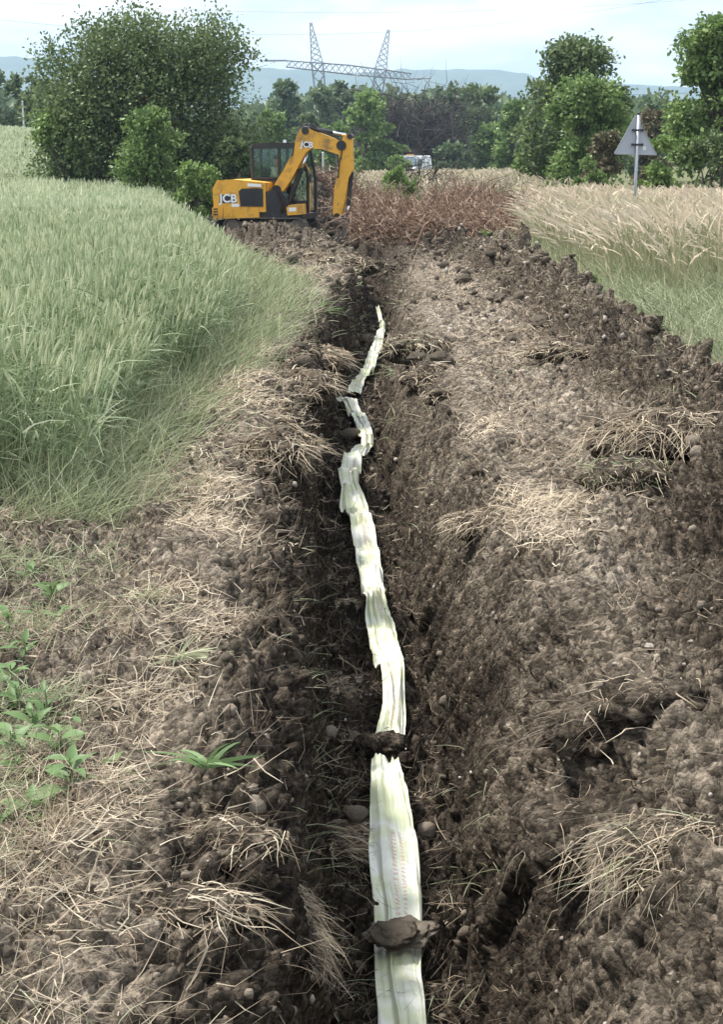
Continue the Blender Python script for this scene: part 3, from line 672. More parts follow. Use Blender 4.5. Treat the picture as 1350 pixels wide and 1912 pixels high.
tg = link('seed_grass', bag.mesh('seed_grass'), M['tan']); tag(tg, 'tall tan seeding grass around the road sign', 'grass', kind='stuff')
#@@NEXT2
# ------------------------------------------------------------------ mesh helpers for built things
def bm_obj(name, bm, mt, parent=None, bevel=0.0, smooth=False, seg=2):
    if bevel:
        bmesh.ops.bevel(bm, geom=[e for e in bm.edges if e.calc_face_angle(0) > .5], offset=bevel, segments=seg, affect='EDGES', clamp_overlap=True)
    bmesh.ops.recalc_face_normals(bm, faces=bm.faces)
    me = bpy.data.meshes.new(name); bm.to_mesh(me); bm.free()
    if smooth:
        for p_ in me.polygons: p_.use_smooth = True
    return link(name, me, mt, parent)
def prism(bm, pts, y0, y1):
    a = [bm.verts.new((p_[0], y0, p_[1])) for p_ in pts]; b = [bm.verts.new((p_[0], y1, p_[1])) for p_ in pts]
    bm.faces.new(a); bm.faces.new(b[::-1]); n = len(a)
    for i in range(n): bm.faces.new((a[i], b[i], b[(i + 1) % n], a[(i + 1) % n]))
def box(bm, c, s, rot=None):
    m_ = Matrix.Translation(c) @ (rot or Matrix.Identity(4)) @ Matrix.Diagonal((*s, 1))
    bmesh.ops.create_cube(bm, size=1, matrix=m_)
def bar(bm, a, b, r, k=8, r2=None):
    a, b = Vector(a), Vector(b); d = b - a
    m_ = Matrix.Translation((a + b) / 2) @ d.to_track_quat('Z', 'Y').to_matrix().to_4x4()
    bmesh.ops.create_cone(bm, cap_ends=True, segments=k, radius1=r, radius2=r if r2 is None else r2, depth=d.length, matrix=m_)
def tube_obj(name, pts, r, mt, parent=None, k=6):
    v, q, a = tube(pts, r, k); return link(name, np_mesh(name, v, [q], True, {'rnd': a}), mt, parent)
def smooth_path(pts, n=14):
    pts = [Vector(p_) for p_ in pts]; res = []
    P_ = [pts[0] * 2 - pts[1]] + pts + [pts[-1] * 2 - pts[-2]]
    for i in range(1, len(P_) - 2):
        for j in range(n):
            t_ = j / n; a, b, c, d = P_[i - 1:i + 3]
            res.append(.5 * ((2 * b) + (c - a) * t_ + (2 * a - 5 * b + 4 * c - d) * t_ ** 2 + (-a + 3 * b - 3 * c + d) * t_ ** 3))
    return res + [pts[-1]]
def text_mesh(name, body, size, mt, parent, loc, rot, extrude=.004, bold=.02, sx=1.0):
    cu = bpy.data.curves.new(name, 'FONT'); cu.body = body; cu.size = size; cu.extrude = extrude; cu.offset = bold * size; cu.align_x = 'CENTER'; cu.align_y = 'CENTER'
    tmp = bpy.data.objects.new('tmp', cu); COL.objects.link(tmp); dg = bpy.context.evaluated_depsgraph_get()
    me = bpy.data.meshes.new_from_object(tmp.evaluated_get(dg)); bpy.data.objects.remove(tmp); bpy.data.curves.remove(cu)
    o = link(name, me, mt, parent, loc); o.rotation_euler = rot; o.scale = (sx, 1, 1); return o

# ------------------------------------------------------------------ turf clods
def turf(px, py, size, label, seed, straw=500, sdir=(-.2, -1, 0), ln=.22, green=0, rz=0.0, spread=.55, lift=.25, smat='straw'):
    p = at_z(px, py, 0); zz = soil_z(p.x, p.y)
    for _ in range(3): p = at_z(px, py, zz + size[2] * .4); zz = soil_z(p.x, p.y)
    root = empty('turf_clod', (p.x, p.y, zz), rz, label, 'turf clod')
    v, f = lumpy(seed, 4, 1.0); v = v * np.array(size) * .5; v[:, 2] += size[2] * lift
    link('soil_lump', np_mesh('soil_lump', v, [f], True, {'dry': np.full(len(v), .28)}), M['soil'], root)
    rng = np.random.default_rng(seed); top = np.where(v[:, 2] > np.percentile(v[:, 2], 45))[0]
    wdt = max(.0032, .0008 * p.y)
    def drape(nm, n, mt, ln_, lo, hi, upv):
        ix = rng.choice(top, n); b0 = v[ix] + rng.normal(0, .008, (n, 3))
        d = unit(np.asarray(sdir) + rng.normal(0, spread, (n, 3)) * np.array([1.2, 1, .5]) + np.array([0, 0, upv])); nr = unit(v[ix] * np.array([1, 1, 2.0]) / np.array(size) ** 2); d = unit(d - nr * ((d * nr).sum(1) * .9)[:, None] + nr * (rng.random(n) * .25)[:, None])
        l_ = ln_ * rng.uniform(.35, 1.1, n); dr = np.stack([rng.normal(0, .15, n) * l_, rng.normal(0, .15, n) * l_, -l_ * rng.uniform(.05, .5, n)], 1)
        bg_ = Bag(); bg_.add(*blades(b0, d, l_, wdt * rng.uniform(.6, 1.3, n), dr, 4, lo + (hi - lo) * rng.random(n), curl=.05, rng=rng))
        link(nm, bg_.mesh(nm), M[mt], root)['kind'] = 'stuff'
    if straw: drape('dry_grass', int(straw * 1.6), smat, ln * .62, 0, 1, .1)
    if green: drape('green_grass', green, 'verge', ln * .7, .1, .9, .8)
    return root
turf(520, 835, (.50, .45, .26), 'broad turf clod with hanging roots on the lip beside the wheat', 3, 520, (.1, -.9, 0), .26, rz=.2)
turf(560, 712, (.62, .6, .28), 'rounded turf clod matted with dry roots beyond the hanging one', 5, 420, (.2, -.7, 0), .26)
turf(545, 662, (.45, .4, .22), 'small dark turf clod at the edge of the wheat grass', 6, 160, (.2, -.7, 0), .2)
turf(600, 775, (.5, .7, .3), 'root covered sod sliding off the bank towards the trench', 7, 420, (.8, -.5, 0), .26)
turf(410, 1555, (.30, .20, .13), 'turf clod with a dark hollow under bleached straw on near bank', 11, 300, (-.5, -.6, 0), .17)
turf(375, 1700, (.26, .16, .08), 'low clod with long root ends below the hollow one', 12, 130, (.5, -.5, 0), .2)
turf(560, 1610, (.10, .42, .12), 'narrow sod strip hanging over the trench edge', 13, 420, (.55, -1, -.2), .14, rz=.25, spread=.3, smat='straw')
turf(905, 1060, (.44, .30, .16), 'turf clod with a straw fringe on the right trench shoulder', 15, 520, (-.5, -.8, 0), .18)
turf(800, 828, (.42, .5, .22), 'dark turf clod topped with dry grass facing the hanging one', 17, 260, (.1, -.8, 0), .2)
turf(770, 725, (.55, .6, .26), 'turf clod with pale grass at the bend of the foil', 18, 300, (0, -.8, 0), .24, green=60)
turf(1180, 900, (.48, .4, .24), 'dark clod with a green tuft at the foot of the spoil', 19, 120, (.2, -.8, 0), .18, green=120)
turf(1240, 735, (.85, .5, .26), 'large clod under long draped dry grass on the spoil heap', 21, 620, (-.4, -.9, 0), .40, spread=.45)
turf(1290, 1590, (.42, .34, .20), 'clod under a thick bundle of bleached stalks on near right bank', 23, 560, (-.7, -.7, .1), .26, green=40, spread=.5)
turf(1215, 1300, (.36, .26, .14), 'crumbly dark mound with a few straws beside the tracked path', 25, 60, (-.4, -.6, 0), .14)
turf(1090, 1440, (.30, .24, .16), 'dark lump with wiry roots on the right trench edge', 26, 110, (-1, -.4, 0), .24, smat='root')
turf(820, 850, (.22, .2, .12), 'small clod leaning against the grass topped clod', 27, 60)
turf(1060, 1690, (.34, .4, .22), 'smooth brown clod bulging from the trench wall', 28, 30)
turf(650, 1130, (.24, .3, .08), 'tangle of pale roots lying on the trench floor', 29, 330, (.2, -.4, 0), .16, smat='straw')
turf(640, 1290, (.2, .34, .06), 'mat of dry roots beside the twisted foil', 30, 300, (.2, -.4, 0), .2, smat='straw')
turf(645, 1560, (.16, .34, .06), 'bundle of dry stalks lying on the floor beside the widest foil', 31, 300, (.9, -.2, 0), .22, spread=.4, smat='straw')
turf(1050, 600, (.7, .3, .14), 'long pale strip of dry sod on the spoil crest', 33, 260, (-.6, -.5, 0), .24)
turf(650, 485, (1.1, .6, .34), 'curled sod with dry grass back near the machine', 34, 200, (0, -.8, 0), .35)
turf(650, 520, (.8, .5, .26), 'dark curled sod lying across the trench head', 35, 140, (0, -.8, 0), .3)

# ------------------------------------------------------------------ weeds and tufts on the near left
def leaf_mesh(name, ln, wd, lobes=0):
    K = 7; t_ = np.linspace(0, 1, K); w_ = np.sin(np.clip(t_, .02, .985) ** .8 * math.pi) * wd * .5
    if lobes: w_ = w_ * (1 - .35 * (np.arange(K) % 2))
    z_ = .25 * ln * (t_ - t_ ** 2 * 1.3)
    c_ = np.stack([t_ * ln, 0 * t_, z_], 1); l_ = np.stack([t_ * ln, w_, z_ + w_ * .35], 1); r_ = np.stack([t_ * ln, -w_, z_ + w_ * .35], 1)
    v = np.concatenate([c_, l_, r_]); i = np.arange(K - 1)
    return np_mesh(name, v, [np.stack([i, i + 1, K + i + 1, K + i], 1), np.stack([i + 1, i, 2 * K + i, 2 * K + i + 1], 1)], True, {'rnd': np.full(len(v), random.random())})
LEAF = [leaf_mesh('weed_leaf', 1, .36), leaf_mesh('weed_leaf', 1, .28, 1), leaf_mesh('weed_leaf', 1, .45)]
for me in LEAF: me.materials.append(M['weed'])
def weed(px, py, nl, ln, label, var, hgt=.06, group=None):
    p = at_z(px, py, 0); zz = soil_z(p.x, p.y) if p.x > XMIN else float(base_h(p.x, p.y))
    p = at_z(px, py, zz); root = empty('broadleaf_weed', (p.x, p.y, zz - .005), 0, label, 'weed', group); rng = random.Random(int(px * 7 + py))
    stem = [(0, 0, -.01), (.005, 0, hgt * .5), (0, .006, hgt)]
    tube_obj('stem', stem, [.004, .003, .002], M['weed'], root, 5)
    for k in range(nl):
        th = k * 2.4 + rng.uniform(-.4, .4); h = hgt * (k + .5) / nl
        o = link('leaf', LEAF[var % 3], None, root, (0, 0, h)); sc = ln * rng.uniform(.8, 1.5)
        o.scale = (sc, sc, sc); o.rotation_euler = (rng.uniform(-.3, .3), -rng.uniform(0, .75), th)
W_L = 'leafy green weed growing among the grass on the left bank'
for (px, py, nl, ln, lb, var, h) in [(60, 1540, 9, .085, 'largest broadleaf weed at the edge of the bleached straw', 2, .07), (130, 1462, 10, .07, 'spreading weed with pointed leaves beside the dark bare patch', 0, .07), (40, 1470, 8, .07, 'weed with narrow toothed leaves behind the largest weed', 1, .08),
                             (30, 1560, 6, .06, 'small weed tucked beside the largest weed', 0, .04), (150, 1385, 7, .06, 'weed with upright leaves between dark soil and grass', 0, .06), (210, 1440, 4, .05, 'tiny weed alone on dry straw near the grass tuft', 2, .03)]:
    weed(px, py, nl, ln, lb, var, h)
for (px, py) in [(70, 1170), (45, 1240), (95, 1130), (120, 1180), (30, 1330), (60, 1380), (110, 1420), (20, 1420), (15, 1190), (85, 1340), (60, 1100), (20, 1290)]:
    weed(px, py, 8, .065, W_L, px, .09, 'weeds among the grass on the left bank')
def tuft(px, py, nb, ln, wd, label, mt='verge', sp=.8, group=None, tone=(.2, .8)):
    p = at_z(px, py, 0); zz = soil_z(p.x, p.y); p = at_z(px, py, zz); rng = np.random.default_rng(int(px + py))
    root = empty('grass_tuft', (p.x, p.y, zz), 0, label, 'grass tuft', group)
    for k in range(nb):
        d = unit(np.array([[rng.normal(0, sp), rng.normal(0, sp * .6), .6]])); l_ = ln * rng.uniform(.6, 1.2)
        v, q, r_, t_ = blades(rng.normal(0, .006, (1, 3)), d, l_, wd * rng.uniform(.7, 1.3), np.array([[d[0, 0] * l_ * .3, d[0, 1] * l_ * .3, -l_ * rng.uniform(.1, .5)]]), 6, np.array([rng.uniform(*tone)]), np.array([.6, 1, 1, .9, .7, .45, .05]), rng=rng)
        link('blade', np_mesh('blade', v, [q], True, {'rnd': r_, 'along': t_}), M[mt], root)
tuft(385, 1432, 16, .13, .010, 'bright green grass tuft standing on the trench lip', 'weed', .9)
tuft(330, 1230, 26, .15, .006, 'pale cut wheat bundle lying on the bare bank', 'verge', 1.4, tone=(.7, 1))
tuft(280, 1120, 26, .13, .005, 'pale grass clump between two bare strips of the bank', 'verge', 1.0, tone=(.5, 1))
tuft(1060, 1600, 9, .12, .005, 'thin green grass shoots under the bleached stalk bundle', 'verge', .9)
tuft(995, 1215, 7, .09, .006, 'green grass shoots on the sloping right trench wall', 'verge', 1.2)
tuft(1000, 715, 16, .28, .012, 'green weed clump at the foot of the spoil heap', 'verge', .9)
tuft(745, 700, 14, .3, .012, 'green grass clump beside the far foil', 'verge', .9)
tuft(640, 672, 14, .3, .012, 'green grass clump on the left lip beside the far foil', 'verge', .9)
tuft(600, 585, 16, .3, .016, 'green grass clump between wheat and trench head', 'weed', .9)
tuft(1120, 880, 12, .16, .008, 'yellowish grass clump on the path beside the spoil', 'verge', 1.0, tone=(.6, 1))

# ------------------------------------------------------------------ trees and shrubs
def leafmat(name, a, b, c_, trans=.3): return plant_mat(name, [(0, a), (.5, b), (1, c_)], .5, trans, spec=.25)
M['leaf_dark'] = leafmat('leaf_dark', (.06, .095, .036), (.13, .18, .07), (.25, .30, .13))
M['leaf_mid'] = leafmat('leaf_mid', (.075, .13, .038), (.16, .24, .072), (.30, .39, .14))
M['leaf_light'] = leafmat('leaf_light', (.10, .165, .04), (.19, .28, .08), (.31, .41, .15))
M['leaf_far'] = leafmat('leaf_far', (.065, .10, .05), (.125, .175, .085), (.22, .275, .14))
M['leaf_brown'] = leafmat('leaf_brown', (.085, .08, .042), (.17, .15, .085), (.27, .235, .14))
M['twig_dark'] = plant_mat('twig_dark', [(0, (.045, .036, .034)), (1, (.11, .09, .08))], .9, 0)
def tree(name, label, cat, x0, x1, ytop, ybase, d, nleaf, ls, mt, seed, group=None, lobes=26, trunk_h=.25, gap=.0, depth=.8, bottom=.08, airy=.0, taper=.45):
    """crown spans photo pixels x0..x1, ytop..ybase at distance d"""
    rng = np.random.default_rng(seed)
    a, b = at_y(x0, ybase, d), at_y(x1, ytop, d); W = b.x - a.x; cxx = (a.x + b.x) / 2
    gz = float(base_h(cxx, d)) - .05; H = b.z - gz
    root = empty(name, (cxx, d, gz), 0, label, cat, group)
    C = []; RR = []
    tries = 0
    while len(C) < lobes and tries < 4000:
        tries += 1
        h = rng.uniform(bottom, 1); r = rng.uniform(.12, .23) * min(W, H * 1.1)
        prof = (1 - abs((h - .36) / .70) ** 2.6); wd_ = W * .5 * max(.05, prof) ** taper
        th = rng.uniform(0, 6.28); q = math.sqrt(rng.random()) ** .6
        c = np.array([math.cos(th) * q * max(0, wd_ - r * .65), math.sin(th) * q * max(0, wd_ - r * .65) * depth, h * H])
        c[2] = min(c[2], H - r * rng.uniform(.7, 1.0)); c[2] = max(c[2], r * .55)
        C.append(c); RR.append(r)
    C = np.array(C); RR = np.array(RR)
    # trunk and limbs
    bg_ = Bag(); tb = []
    stems = 1 if trunk_h > .12 else 4
    tr_r = max(.05, H * .022)
    for s_ in range(stems):
        o_ = rng.normal(0, .06 * W, 2) if stems > 1 else np.zeros(2)
        top = np.array([o_[0] * 2.2, o_[1] * 2.2, H * .6]); mid = np.array([o_[0] * 1.3 + rng.normal(0, .02 * W), o_[1] * 1.3, H * .3])
        bg_.add(*tube(smooth_path([(o_[0], o_[1], -.1), mid, top], 5), np.linspace(tr_r, tr_r * .35, 11), 7)); tb.append((mid, top))
    link('trunk', bg_.mesh('trunk', True), M['bark'], root)
    bg_ = Bag()
    for c, r in zip(C, RR):
        m0, t0 = tb[rng.integers(0, len(tb))]; s0 = m0 + (t0 - m0) * rng.uniform(0, .95)
        k_ = (s0 + c) / 2 + np.array([0, 0, .06 * H * rng.uniform(-.5, 1)])
        bg_.add(*tube(smooth_path([s0, k_, c], 3), np.linspace(tr_r * .32, tr_r * .10, 7), 5))
    link('limbs', bg_.mesh('limbs', True), M['bark'], root)
    # leaves: clumps on the lobe shells
    ncl = max(30, nleaf // 11); pr = RR ** 2; pr = pr / pr.sum(); li = rng.choice(len(C), ncl, p=pr)
    u = unit(rng.normal(0, 1, (ncl, 3)) + np.array([0, 0, .25])); rad = RR[li] * (rng.random(ncl) ** .45) * rng.uniform(.72, 1.18, ncl)
    cc = C[li] + u * rad[:, None] * np.array([1.05, 1.05, .9])
    tone = np.clip(rng.normal(.45, .2, ncl), 0, 1)
    k = nleaf // ncl; n = ncl * k
    base = np.repeat(cc, k, 0) + rng.normal(0, 1, (n, 3)) * (np.repeat(RR[li], k) * (.14 + airy))[:, None]
    base[:, 2] = np.maximum(base[:, 2], .05)
    d_ = unit(np.repeat(u, k, 0) * .6 + rng.normal(0, .8, (n, 3)) + np.array([0, 0, -.15]))
    sz = ls * rng.uniform(.6, 1.3, n)
    sd_ = unit(np.cross(d_, rng.normal(0, .7, (n, 3)) + np.array([0, 0, .7])))
    v = np.stack([base, base + d_ * (sz * .5)[:, None] + sd_ * (sz * .34)[:, None], base + d_ * sz[:, None], base + d_ * (sz * .5)[:, None] - sd_ * (sz * .34)[:, None]], 1).reshape(-1, 3)
    f = (np.arange(n) * 4)[:, None] + np.arange(4)[None]
    rn = np.repeat(np.clip(np.repeat(tone, k) + rng.normal(0, .14, n), 0, 1), 4)
    link('crown', np_mesh('crown', v, [f], False, {'rnd': rn}), M[mt], root)
    return root
T = tree
# hedge clump on the left
T('hedge_tree', 'huge dark rounded tree clump between the wheat and the machine', 'tree', 60, 518, 26, 372, 53, 84000, .135, 'leaf_dark', 1, lobes=70, trunk_h=.05, bottom=.02, depth=.55, airy=.0, taper=.4)
T('shrub', 'mid green shrub against the front of the huge tree clump', 'shrub', 212, 352, 205, 368, 48.5, 9000, .13, 'leaf_mid', 2, lobes=18, trunk_h=.05, bottom=.02)
T('shrub', 'low bright shrub right behind the cab side of the wheat corner', 'shrub', 318, 412, 303, 395, 46, 5000, .11, 'leaf_light', 3, lobes=12, trunk_h=.05, bottom=.02)
T('shrub', 'dark green shrub behind the machine beside the huge clump', 'shrub', 400, 480, 262, 350, 50, 5000, .13, 'leaf_dark', 4, lobes=12, trunk_h=.05, bottom=.02)
T('shrub', 'pale leaning shrub at the far left foot of the huge clump', 'shrub', 55, 200, 200, 345, 52, 6000, .14, 'leaf_light', 5, lobes=14, trunk_h=.05, bottom=.02, airy=.06)
# far left
g1 = 'trees beyond the far end of the wheat'
for k, (a, b, yt, d) in enumerate([(-60, 40, 128, 118), (10, 80, 140, 124), (50, 120, 150, 122)]):
    T('field_tree', 'grey green tree beyond the far end of the wheat', 'tree', a, b, yt, 245, d, 4500, .3, 'leaf_far', 10 + k, g1, lobes=14, bottom=.03)
# middle distance row
for k, (a, b, yt, yb, d, mt, lb) in enumerate([
        (478, 545, 205, 300, 120, 'leaf_mid', 'round mid green tree behind the cab roof'), (500, 575, 152, 290, 170, 'leaf_far', 'tall dull tree rising beside the left pylon leg'),
        (560, 640, 165, 300, 165, 'leaf_far', 'dull green tree between the pylon legs'), (600, 672, 138, 290, 180, 'leaf_far', 'tall tree behind the knee of the boom'),
        (640, 730, 172, 305, 140, 'leaf_light', 'bright green tree right of the dipper arm'), (540, 610, 215, 310, 140, 'leaf_dark', 'dark low tree seen over the cab roof'),
        (590, 660, 235, 315, 135, 'leaf_mid', 'green bush seen under the boom arch'), (800, 880, 160, 310, 165, 'leaf_far', 'dull tree behind the bare brown tree'),
        (845, 945, 148, 300, 175, 'leaf_dark', 'broad dark tree on the skyline left of the walnut'), (880, 965, 232, 318, 150, 'leaf_mid', 'bushy green tree in front of the broad dark tree'),
        (920, 1000, 190, 318, 120, 'leaf_mid', 'mid green tree touching the walnut'), (960, 1020, 255, 330, 70, 'leaf_light', 'light green bush at the walnut foot'),
        (690, 760, 262, 315, 140, 'leaf_mid', 'low green bush beside the white van'), (722, 765, 296, 318, 122, 'leaf_light', 'low pale bush hiding the front of the white van'), (810, 880, 270, 318, 140, 'leaf_far', 'low dull bush right of the white van'),
        (1170, 1275, 165, 300, 110, 'leaf_far', 'distant tree in the gap behind the road sign'), (1180, 1260, 205, 330, 75, 'leaf_brown', 'brownish thicket in the gap behind the road sign')]):
    T('roadside_tree' if yb - yt > 90 else 'bush', lb, 'tree' if yb - yt > 90 else 'bush', a, b, yt, yb, d, 4800, .0028 * d, mt, 30 + k, lobes=22, bottom=.02)
# right
T('walnut_tree', 'tall dark walnut like tree standing above its bright neighbour', 'tree', 962, 1182, 78, 330, 64, 24000, .19, 'leaf_dark', 60, lobes=34, trunk_h=.2, bottom=.05, airy=.01, taper=.5)
T('roadside_tree', 'bright rounded tree in front of the dark walnut', 'tree', 1005, 1190, 148, 330, 57, 18000, .165, 'leaf_mid', 61, lobes=28, trunk_h=.05, bottom=.03)
T('bush', 'brownish bush left of the sign post', 'bush', 1085, 1175, 250, 335, 48, 5000, .12, 'leaf_brown', 62, lobes=12, trunk_h=.05, bottom=.02)
T('bush', 'dark green bush under the brownish one', 'bush', 1070, 1150, 285, 345, 46, 4000, .12, 'leaf_mid', 63, lobes=10, trunk_h=.05, bottom=.02)
T('bush', 'fresh light green bush right of the sign post', 'bush', 1188, 1275, 255, 360, 42, 5500, .11, 'leaf_light', 64, lobes=12, trunk_h=.05, bottom=.02)
T('roadside_tree', 'tall leafy tree standing right of the light bush', 'tree', 1240, 1490, 35, 365, 46, 28000, .155, 'leaf_mid', 65, lobes=46, trunk_h=.2, bottom=.03, airy=.01, taper=.45)
T('bush', 'dark bush under the tall leafy tree', 'bush', 1270, 1400, 250, 365, 43, 6000, .12, 'leaf_dark', 66, lobes=14, trunk_h=.05, bottom=.02)
T('bush', 'vivid green low bush behind the brown brush', 'bush', 690, 805, 312, 362, 52, 4500, .11, 'leaf_light', 67, lobes=12, trunk_h=.05, bottom=.02)
T('bush', 'vivid green weed bush at the foot of the verge', 'bush', 1050, 1120, 480, 560, 16.2, 2200, .05, 'leaf_light', 68, lobes=9, trunk_h=.05, bottom=.02)
T('bush', 'small green weed bush beside the dead brush', 'bush', 888, 935, 432, 462, 25, 900, .05, 'leaf_light', 69, lobes=7, trunk_h=.05, bottom=.02)

# bare / dead shrubs
M['dead_leaf'] = plant_mat('dead_leaf', [(0, (.11, .06, .042)), (.5, (.22, .125, .088)), (1, (.36, .25, .18))], .8, .15)
M['dead_twig'] = plant_mat('dead_twig', [(0, (.12, .075, .05)), (.6, (.27, .175, .12)), (1, (.45, .36, .27))], .85, 0)
def dead(name, label, cat, px, ytop, ybase, d, wpx, ntw, nleaf, seed, group=None, mt='dead_twig', upright=.5, ls=.06):
    rng = np.random.default_rng(seed); b = at_y(px, ybase, d); t_ = at_y(px, ytop, d)
    gz = soil_z(b.x, d) if (XMIN < b.x < XMAX and d < 63) else float(base_h(b.x, d))
    H = t_.z - gz; W = wpx / F * d
    root = empty(name, (b.x, d, gz - .03), 0, label, cat, group)
    bg_ = Bag(); n1 = max(8, ntw // 12); tips = []
    o = np.stack([rng.normal(0, W * .18, n1), rng.normal(0, W * .14, n1), np.zeros(n1)], 1)
    dv = unit(np.stack([rng.normal(0, .55, n1) + o[:, 0] / W, rng.normal(0, .4, n1), np.full(n1, upright + .35)], 1)); l1 = H * rng.uniform(.5, .88, n1)
    dr = np.stack([rng.normal(0, .1, n1) * H, rng.normal(0, .1, n1) * H, -rng.uniform(0, .12, n1) * H], 1)
    wd = max(.012, .0005 * d)
    bg_.add(*blades(o, dv, l1, wd * 2.2, dr, 4, rng.random(n1), curl=.05, rng=rng))
    for lev, (nn, lf, wf) in enumerate([(ntw // 3, .45, 1.4), (ntw, .25, .9)]):
        i_ = rng.integers(0, n1, nn); tt = rng.uniform(.25, 1, nn)
        s0 = o[i_] + dv[i_] * (l1[i_] * tt)[:, None] + dr[i_] * (tt ** 2)[:, None]
        if lev: s0 = s0 + rng.normal(0, .10 * H, (nn, 3))
        s0[:, 2] = np.maximum(s0[:, 2], .02)
        d2 = unit(dv[i_] * .35 + rng.normal(0, .6, (nn, 3)) - np.array([0, 0, .15]))
        bg_.add(*blades(s0, d2, H * lf * rng.uniform(.5, 1.2, nn), wd * wf, rng.normal(0, .04 * H, (nn, 3)), 3, rng.random(nn), curl=.07, rng=rng))
        tips.append(s0 + d2 * (H * lf * .6))
    link('branches', bg_.mesh('branches'), M[mt], root)
    if nleaf:
        tp = np.concatenate(tips); c = tp[rng.integers(0, len(tp), nleaf)] + rng.normal(0, .06 * H, (nleaf, 3)); c[:, 2] = np.maximum(c[:, 2], .03)
        bg_ = Bag(); bg_.add(*blades(c, unit(rng.normal(0, 1, (nleaf, 3))), ls * rng.uniform(.5, 1.3, nleaf), ls * .55, 0 * c, 1, rng.random(nleaf), np.array([1, .5]), rng=rng))
        link('withered_leaves', bg_.mesh('withered_leaves'), M['dead_leaf'], root)
    return root
gb = 'uprooted brown brush heaped beyond the spoil'
for k, (px, yt, yb, d, wp) in enumerate([(715, 372, 432, 33, 80), (740, 356, 436, 33, 120), (800, 350, 440, 31.5, 130), (860, 352, 442, 31, 120), (920, 362, 440, 30, 110), (965, 372, 436, 29, 80), (700, 345, 415, 38, 120), (770, 335, 415, 39, 130), (840, 330, 415, 38, 130), (900, 335, 415, 37, 120), (960, 345, 415, 35, 110), (685, 330, 400, 43, 90), (640, 310, 390, 50, 70), (880, 318, 390, 46, 110)]):
    dead('dead_shrub', 'reddish brown withered shrub in the uprooted brush heap', 'dead shrub', px, yt - 12, yb, d, wp * 1.15, 800, 520, 100 + k, gb, upright=.5)
dead('dead_shrub', 'grey leafless brush on the soil mound under the boom', 'dead shrub', 610, 285, 330, 50, 60, 300, 60, 120, upright=.4)
dead('bare_tree', 'dark leafless tree with a dense twiggy crown behind the van', 'tree', 740, 135, 300, 150, 110, 1500, 0, 130, None, 'twig_dark', 1.2)
dead('bare_tree', 'second dark leafless tree beside the twiggy one', 'tree', 800, 150, 300, 152, 80, 1200, 0, 131, None, 'twig_dark', 1.4)
dead('bare_tree', 'small dark bare sapling standing beside the white van', 'tree', 783, 255, 330, 60, 60, 220, 30, 132, None, 'twig_dark', 1.0)
dead('bare_tree', 'forked grey dead sapling rising from the tan grass', 'tree', 862, 300, 345, 52, 50, 120, 20, 133, None, 'dead_twig', .8)
for (pp, lb) in [([(800, 438, 0), (830, 428, .1), (865, 426, .15), (882, 438, 0)], 'grey fallen branch arched over the soil before the brush'), ([(770, 400, .5), (800, 415, .35), (830, 432, .1)], 'pale bent branch slanting through the brown brush')]:
    pts = [at_y(a, b, 28.5) for (a, b, c) in pp]
    for q in pts[:1] + pts[-1:]: q.z = min(q.z, soil_z(q.x, 28.5) + .02)
    root = empty('fallen_branch', pts[0], 0, lb, 'branch'); tube_obj('stem', [q - pts[0] for q in smooth_path(pts, 6)], np.linspace(.028, .012, 6 * (len(pts) - 1) + 1), M['dead_twig'], root)
    tube_obj('side_shoot', [pts[1] - pts[0], (pts[1] - pts[0]) + Vector((.25, .1, .35))], [.014, .006], M['dead_twig'], root)
#@@NEXT3
# far wood filling the gaps behind the roadside trees
rng = np.random.default_rng(77); n = 30000
px = rng.uniform(-200, 1600, n); dd = rng.uniform(215, 300, n)
crest = np.interp(px, [-200, 0, 90, 300, 470, 520, 600, 700, 800, 900, 960, 1010, 1100, 1200, 1260, 1330, 1600], [170, 165, 185, 215, 205, 195, 172, 180, 178, 172, 190, 205, 205, 188, 200, 190, 190])
crest = crest + 10 * vnoise(np.stack([px / 26, px * 0, px * 0], 1), 5) + 6 * vnoise(np.stack([px / 9, px * 0, px * 0], 1), 6)
X_ = (px - 675) / F * dd; zb = base_h(X_, dd); zt = CAM_H + dd * np.tan(-(PITCH + np.arctan((crest - 956) / F)))
z_ = zb + (zt - zb) * rng.random(n) ** .55
b0 = np.stack([X_, dd, z_], 1); bag = Bag()
cl = sstep(-.4, .4, fbm(b0 * .16, 3, 81)); bag.add(*blades(b0, unit(rng.normal(0, 1, (n, 3))), rng.uniform(.8, 1.7, n), rng.uniform(.6, 1.2, n), 0 * b0, 1, np.clip(cl * .7 + .15 + rng.normal(0, .12, n), 0, 1), np.array([1, .6]), rng=rng))
fw = link('far_wood', bag.mesh('far_wood'), M['leaf_far']); tag(fw, 'far band of woodland behind the roadside trees', 'woodland', kind='stuff')

